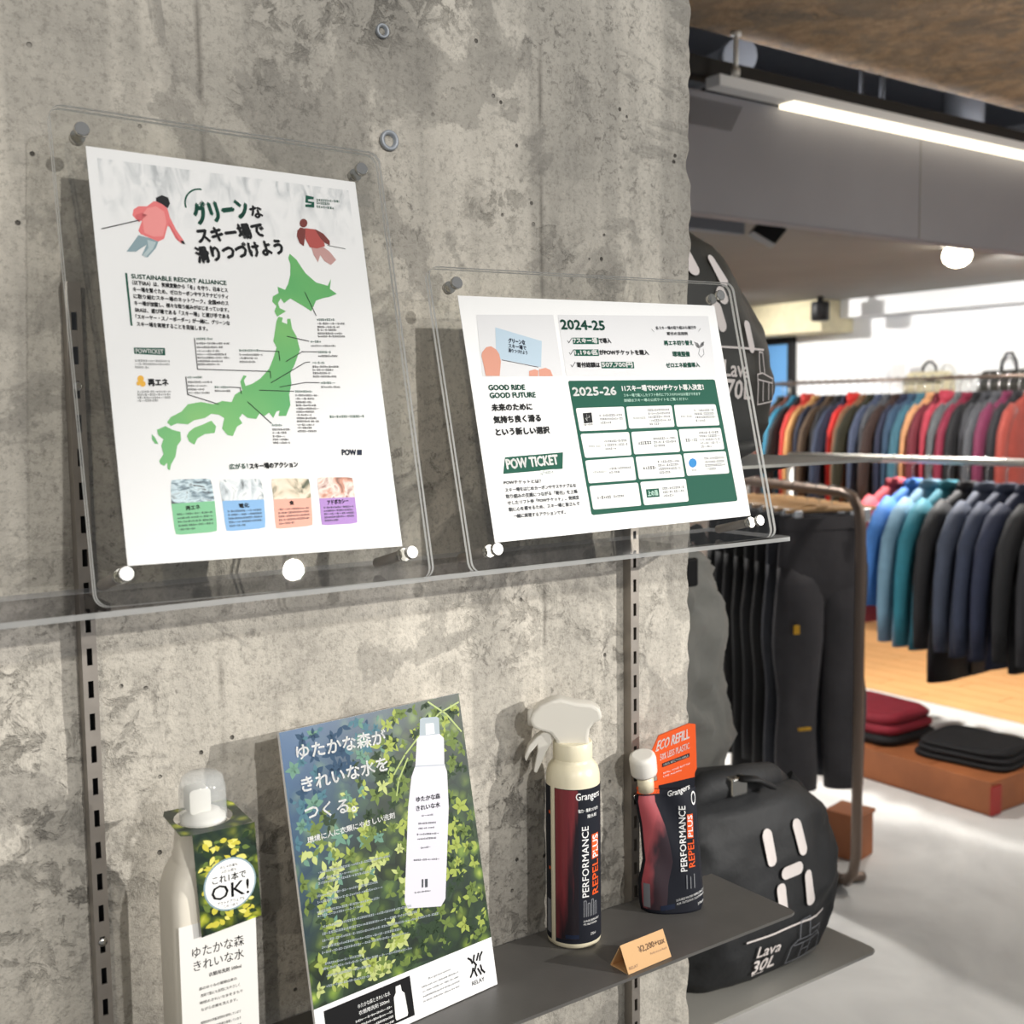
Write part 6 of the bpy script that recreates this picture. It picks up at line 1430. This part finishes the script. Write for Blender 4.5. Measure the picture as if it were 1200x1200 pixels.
# ================================================================== JACKETS
def jacket(loc, yaw, m, label, group, length=0.72, hood=False, w=0.225, trim=None, th=1.0, spread=1.0):
    j = empty('jacket', loc, rz(yaw), label, 'jacket', group)
    sd = loc[1] * 13.7
    def cr(ring, k=0.008): return [(x + k * noise.noise(Vector((x * 9 + sd, y * 9, z * 7))), y + 1.6 * k * noise.noise(Vector((x * 11, sd, z * 6))), z) for x, y, z in ring]
    mb = MB()
    mb.rings([cr(sring(a, d * th, 26, 2.5, z)) for z, a, d in ((0.0, 0.048, 0.034), (-0.022, 0.088, 0.042), (-0.055, w * 0.66, 0.048), (-0.095, w * 0.90, 0.052), (-0.16, w * 0.95, 0.058), (-0.30, w * 0.98, 0.062), (-length * 0.65, w * 1.0, 0.06), (-length * 0.85, w * 1.04, 0.06), (-length, w * 1.05, 0.058))])
    mb.build('jacket_body', m, j)
    for s in (-1, 1):
        mb = MB(); sl = min(0.64, length - 0.04)
        pth = [(s * w * 0.66, 0, -0.075), (s * w * 0.92, 0, -0.125), (s * w * (1 + 0.16 * spread), -0.006, -0.22), (s * w * (1 + 0.26 * spread), -0.010, -0.36), (s * w * (1 + 0.30 * spread), -0.012, -0.5), (s * w * (1 + 0.30 * spread), -0.012, -sl)]
        mb.tube(pth, [0.050, 0.058, 0.058, 0.054, 0.048, 0.040], 12, flat=0.85, sq=th); mb.build('sleeve', m, j)
    mb = MB()
    if hood: mb.rings([cr(sring(a, d * th, 20, 2.2, z, 0, y)) for z, a, d, y in ((-0.03, 0.10, 0.05, 0.0), (0.0, 0.090, 0.062, 0.01), (0.022, 0.078, 0.065, 0.02), (0.036, 0.05, 0.045, 0.03))]); mb.build('hood', m, j)
    else: mb.rings([cr(sring(a, d * th, 20, 2.2, z)) for z, a, d in ((-0.022, 0.080, 0.046), (0.002, 0.060, 0.044), (0.020, 0.056, 0.042), (0.021, 0.048, 0.034))]); mb.build('collar', m, j)
    mb = MB(); mb.box(-0.004, -0.068 * th, -length + 0.01, 0.004, -0.050 * th, -0.03); mb.build('zip', trim or 'black_metal', j)

def coat_hanger(loc, yaw, label, group, m='hanger_chrome'):
    h = empty('coat_hanger', loc, rz(yaw), label, 'hanger', group)
    mb = MB(); mb.tube([(0.0, 0, -0.135), (0, 0, -0.03), (0.014, 0, -0.012), (0.0195, 0, 0.004), (0.012, 0, 0.019), (-0.004, 0, 0.0225), (-0.0175, 0, 0.014)], 0.0026, 6); mb.build('hook', 'hanger_chrome', h)
    mb = MB(); mb.tube([(-0.17, 0, -0.195), (-0.10, 0, -0.162), (0, 0, -0.135), (0.10, 0, -0.162), (0.17, 0, -0.195)], [0.008, 0.010, 0.011, 0.010, 0.008], 8); mb.build('shoulders', m, h)

def clothes_rail(name, x, ya, yb, z, r, m, label, posts):
    c = empty(name, (x, (ya + yb) / 2, 0), None, label, 'clothes rail'); h = (yb - ya) / 2
    mb = MB(); mb.tube([(0, -h, z), (0, h, z)], r, 12); mb.build('rail', m, c)
    if posts:
        for s in (-1, 1):
            mb = MB(); mb.tube([(0, s * h, 0.02), (0, s * h, z + 0.01)], r, 12); mb.build('post', m, c)
            mb = MB(); mb.tube([(-0.24, s * h, 0.02), (0.24, s * h, 0.02)], r, 10); mb.build('floor_bar', m, c)
    else:
        for t in (-0.95, 0.0, 0.95):
            mb = MB(); mb.tube([(0, t * h, z), (6.449 - x, t * h, z)], 0.008, 8); mb.build('wall_arm', m, c)
FR = (4.3, 1.22); RR = (5.98, 1.615)
clothes_rail('clothes_rail', FR[0], 2.05, 3.72, FR[1], 0.016, 'rail_white', 'white tube clothes rail on floor posts with dark and teal jackets', True)
clothes_rail('wall_rail', RR[0], 3.0, 5.6, RR[1], 0.010, 'tube_bronze', 'thin metal clothes rail fixed to the far white wall', False)

front_list = [('coral red', '#b5404a', 0.60, 0), ('bright blue', '#3f78c0', 0.52, 0), ('misty blue', '#6b8ea4', 0.68, 0), ('teal', '#1f6f80', 0.68, 0), ('long black', '#141418', 0.80, 0), ('dusky slate', '#3a4254', 0.68, 0), ('ink blue', '#2a3349', 0.68, 0), ('deep navy', '#1f2740', 0.70, 0), ('jet black', '#15161a', 0.70, 0), ('graphite', '#26272c', 0.70, 0), ('iron grey', '#33363d', 0.70, 0), ('midnight black', '#0f1013', 1.06, 0)]
y = 3.12
nm = [c[0] for c in front_list]
for i, (c, hx, ln, hd_) in enumerate(front_list):
    m = fabric('cloth_f%d' % i, hx); yw = random.uniform(-0.06, 0.06)
    nb = ('next to the %s one' % nm[i + 1]) if i == 0 else ('after the %s one' % nm[i - 1])
    jacket((FR[0], y, FR[1] - 0.105), yw, m, '%s jacket on the white floor rail, %s' % (c, nb), 'jackets on the white floor rail', ln, bool(hd_), th=0.62, spread=1.3)
    coat_hanger((FR[0], y, FR[1] - 0.004), yw, 'chrome hanger of the %s jacket on the white floor rail' % c, 'hangers on the white floor rail')
    y -= 0.088
rear_list = [('dark olive', '#33332a'), ('rust brown', '#6e4236'), ('ocean blue', '#2f7d9c'), ('black', '#17171b'), ('scarlet', '#c23a35'), ('mustard tan', '#c08f58'), ('navy', '#1d2236'), ('cocoa', '#52402f'), ('charcoal', '#26262a'), ('dusk blue', '#333d55'), ('bright red hooded', '#d8302c'), ('chestnut', '#8a6347'), ('moss', '#32301f'), ('slate blue', '#4b556e'), ('ash grey', '#55585e'), ('dark cocoa', '#3e2c27'), ('indigo', '#272c44'), ('steel blue', '#36506a'), ('pale teal', '#3f6f82'), ('peach', '#d9a070'), ('maroon', '#6d2430'), ('rose red', '#b23a4c'), ('stone grey', '#5c5f62'), ('wine', '#7c1f38'), ('deep black', '#141418'), ('anthracite', '#3a3b40'), ('lead grey', '#4a4c51'), ('plum', '#6a2444'), ('coal', '#1b1b20'), ('brick red', '#8e3a30')]
y = 5.24; nm = [c[0] for c in rear_list]
for i, (c, hx) in enumerate(rear_list):
    m = fabric('cloth_r%d' % i, hx); yw = random.uniform(-0.03, 0.03)
    nb = ('next to the %s one' % nm[i + 1]) if i == 0 else ('after the %s one' % nm[i - 1])
    jacket((RR[0], y, RR[1] - 0.105), yw, m, '%s jacket on the far wall rail, %s' % (c, nb), 'jackets on the far wall rail', random.uniform(0.68, 0.78), 'hooded' in c or i in (4, 21), th=0.42, spread=random.uniform(0.6, 2.2), w=random.uniform(0.20, 0.235))
    coat_hanger((RR[0], y, RR[1] - 0.004), yw, 'pale hanger of the %s jacket on the far wall rail' % c, 'hangers on the far wall rail', 'wall_white')
    y -= 0.0605

# shelf behind the far rail with bags on it
ws = empty('wall_shelf', (6.449, 4.2, 1.535), None, 'white wall shelf behind the far clothes rail', 'shelf')
mb = MB(); mb.box(-0.16, -1.4, -0.03, 0, 1.25, 0); mb.build('shelf_board', 'wall_white', ws)
for t in (-1.2, 0, 1.1):
    mb = MB(); mb.prism([(-0.14, -0.03), (0, -0.03), (0, -0.12)], t, t + 0.01); mb.build('bracket_arm', 'wall_white', ws)
def tote(y, w, h, m, label, hh):
    t = empty('hand_bag', (6.365, y, 1.535), rz(math.pi / 2), label, 'bag')
    mb = MB(); mb.rings([sring(a, d, 28, 4, z) for z, a, d in ((0, w * 0.47, 0.07), (0.008, w * 0.5, 0.08), (h * 0.6, w * 0.49, 0.07), (h * 0.92, w * 0.46, 0.045), (h, w * 0.42, 0.03))]); mb.build('bag_body', m, t)
    mb = MB(); mb.box(-w * 0.44, 0.062, h * 0.45, w * 0.44, 0.078, h * 0.52); mb.build('pocket_zip', 'black_metal', t)
    mb = MB(); mb.tube([(-0.05, 0, h - 0.01), (-0.045, 0, h + hh * 0.5), (-0.015, 0, h + hh), (0.015, 0, h + hh), (0.045, 0, h + hh * 0.5), (0.05, 0, h - 0.01)], 0.009, 8); mb.build('handle', 'bag_fabric', t)
tote(4.38, 0.32, 0.135, 'beige_bag', 'beige holdall with a dark handle on the white wall shelf', 0.06)
tote(3.84, 0.36, 0.125, 'bag_olive', 'dark grey holdall with a thin handle on the white wall shelf', 0.10)
ct = empty('leaflet_holder', (6.36, 4.62, 1.535), rz(math.pi / 2 + 0.3), 'small leaning leaflet card on the white wall shelf', 'card')
mb = MB(); mb.prism([(-0.05, 0), (0.05, 0), (0.03, 0.19), (-0.06, 0.19)], -0.001, 0.001); mb.build('card', 'tag_white', ct)
mb = MB(); mb.prism([(-0.045, 0.10), (0.03, 0.10), (0.025, 0.17), (-0.05, 0.17)], -0.003, -0.0015); mb.build('picture', 'print_cardviolet', ct)
mb = MB(); mb.prism([(-0.055, 0), (0.055, 0), (0.055, 0.035), (-0.055, 0.035)], -0.02, 0.02); mb.build('stand', 'wall_white', ct)

# ================================================================== LOW WOODEN TRAY WITH FOLDED CLOTHES
tr_ = empty('wooden_tray', (3.85, 2.62, 0), None, 'low brown wooden crate on the floor carrying folded clothes', 'crate')
def plank(name, b, m='wood_crate'): mb = MB(); mb.box(*b); mb.build(name, m, tr_, bevel=0.003)
plank('side_board', (-0.215, -0.40, 0.008, -0.195, 0.62, 0.125)); plank('side_board', (0.195, -0.40, 0.008, 0.215, 0.62, 0.125)); plank('end_board', (-0.195, -0.40, 0.008, 0.195, -0.38, 0.125)); plank('end_board', (-0.195, 0.60, 0.008, 0.195, 0.62, 0.125)); plank('base_board', (-0.21, -0.395, 0, 0.21, 0.615, 0.0079))
plank('corner_block', (-0.222, -0.408, 0.004, -0.160, -0.4002, 0.11), 'crate_red')
for k in range(4): plank('top_slat', (-0.195, -0.378 + k * 0.2445, 0.100, 0.195, -0.138 + k * 0.2445, 0.122))
def folded(loc, w, d, h, m, label, n=3):
    f = empty('folded_garment', loc, rz(random.uniform(-0.15, 0.15)), label, 'garment')
    for k in range(n):
        mb = MB(); z0_ = h * k / n; z1_ = h * (k + 1) / n; s = 1 - 0.04 * k
        R = [sring(w / 2 * s * q, d / 2 * s * q, 40, 5, z) for z, q in ((z0_, 0.93), (z0_ + (z1_ - z0_) * 0.3, 1.0), (z0_ + (z1_ - z0_) * 0.7, 1.0), (z1_, 0.90))]
        R = [[(x + 0.008 * noise.noise(Vector((x * 10, y * 10, k))), y, z + 0.012 * noise.noise(Vector((x * 8, y * 8, k * 3.3))) * (1 if k == n - 1 and i > 1 else 0)) for x, y, z in r] for i, r in enumerate(R)]
        mb.rings(R); mb.build('folded_layer', m[k % len(m)], f)
fabric('cloth_crimson', '#8e1c2e'); 
folded((3.86, 2.88, 0.1225), 0.34, 0.40, 0.12, ['cloth_black', 'cloth_crimson', 'cloth_crimson'], 'crimson folded garment stacked on a black one on the wooden crate')
folded((3.88, 2.44, 0.1225), 0.32, 0.38, 0.07, ['cloth_black', 'cloth_soot'], 'black folded garment on the wooden crate')
ob = empty('wooden_block', (2.97, 2.30, 0), rz(0.2), 'small orange brown wooden box on the floor under the trouser rack', 'box')
mb = MB(); mb.box(-0.055, -0.05, 0, 0.055, 0.06, 0.14); mb.build('box_body', 'wood_crate', ob, bevel=0.004); mb = MB(); mb.box(-0.06, -0.055, 0.1402, 0.06, 0.065, 0.152); mb.build('box_lid', 'wood_crate', ob, bevel=0.003)
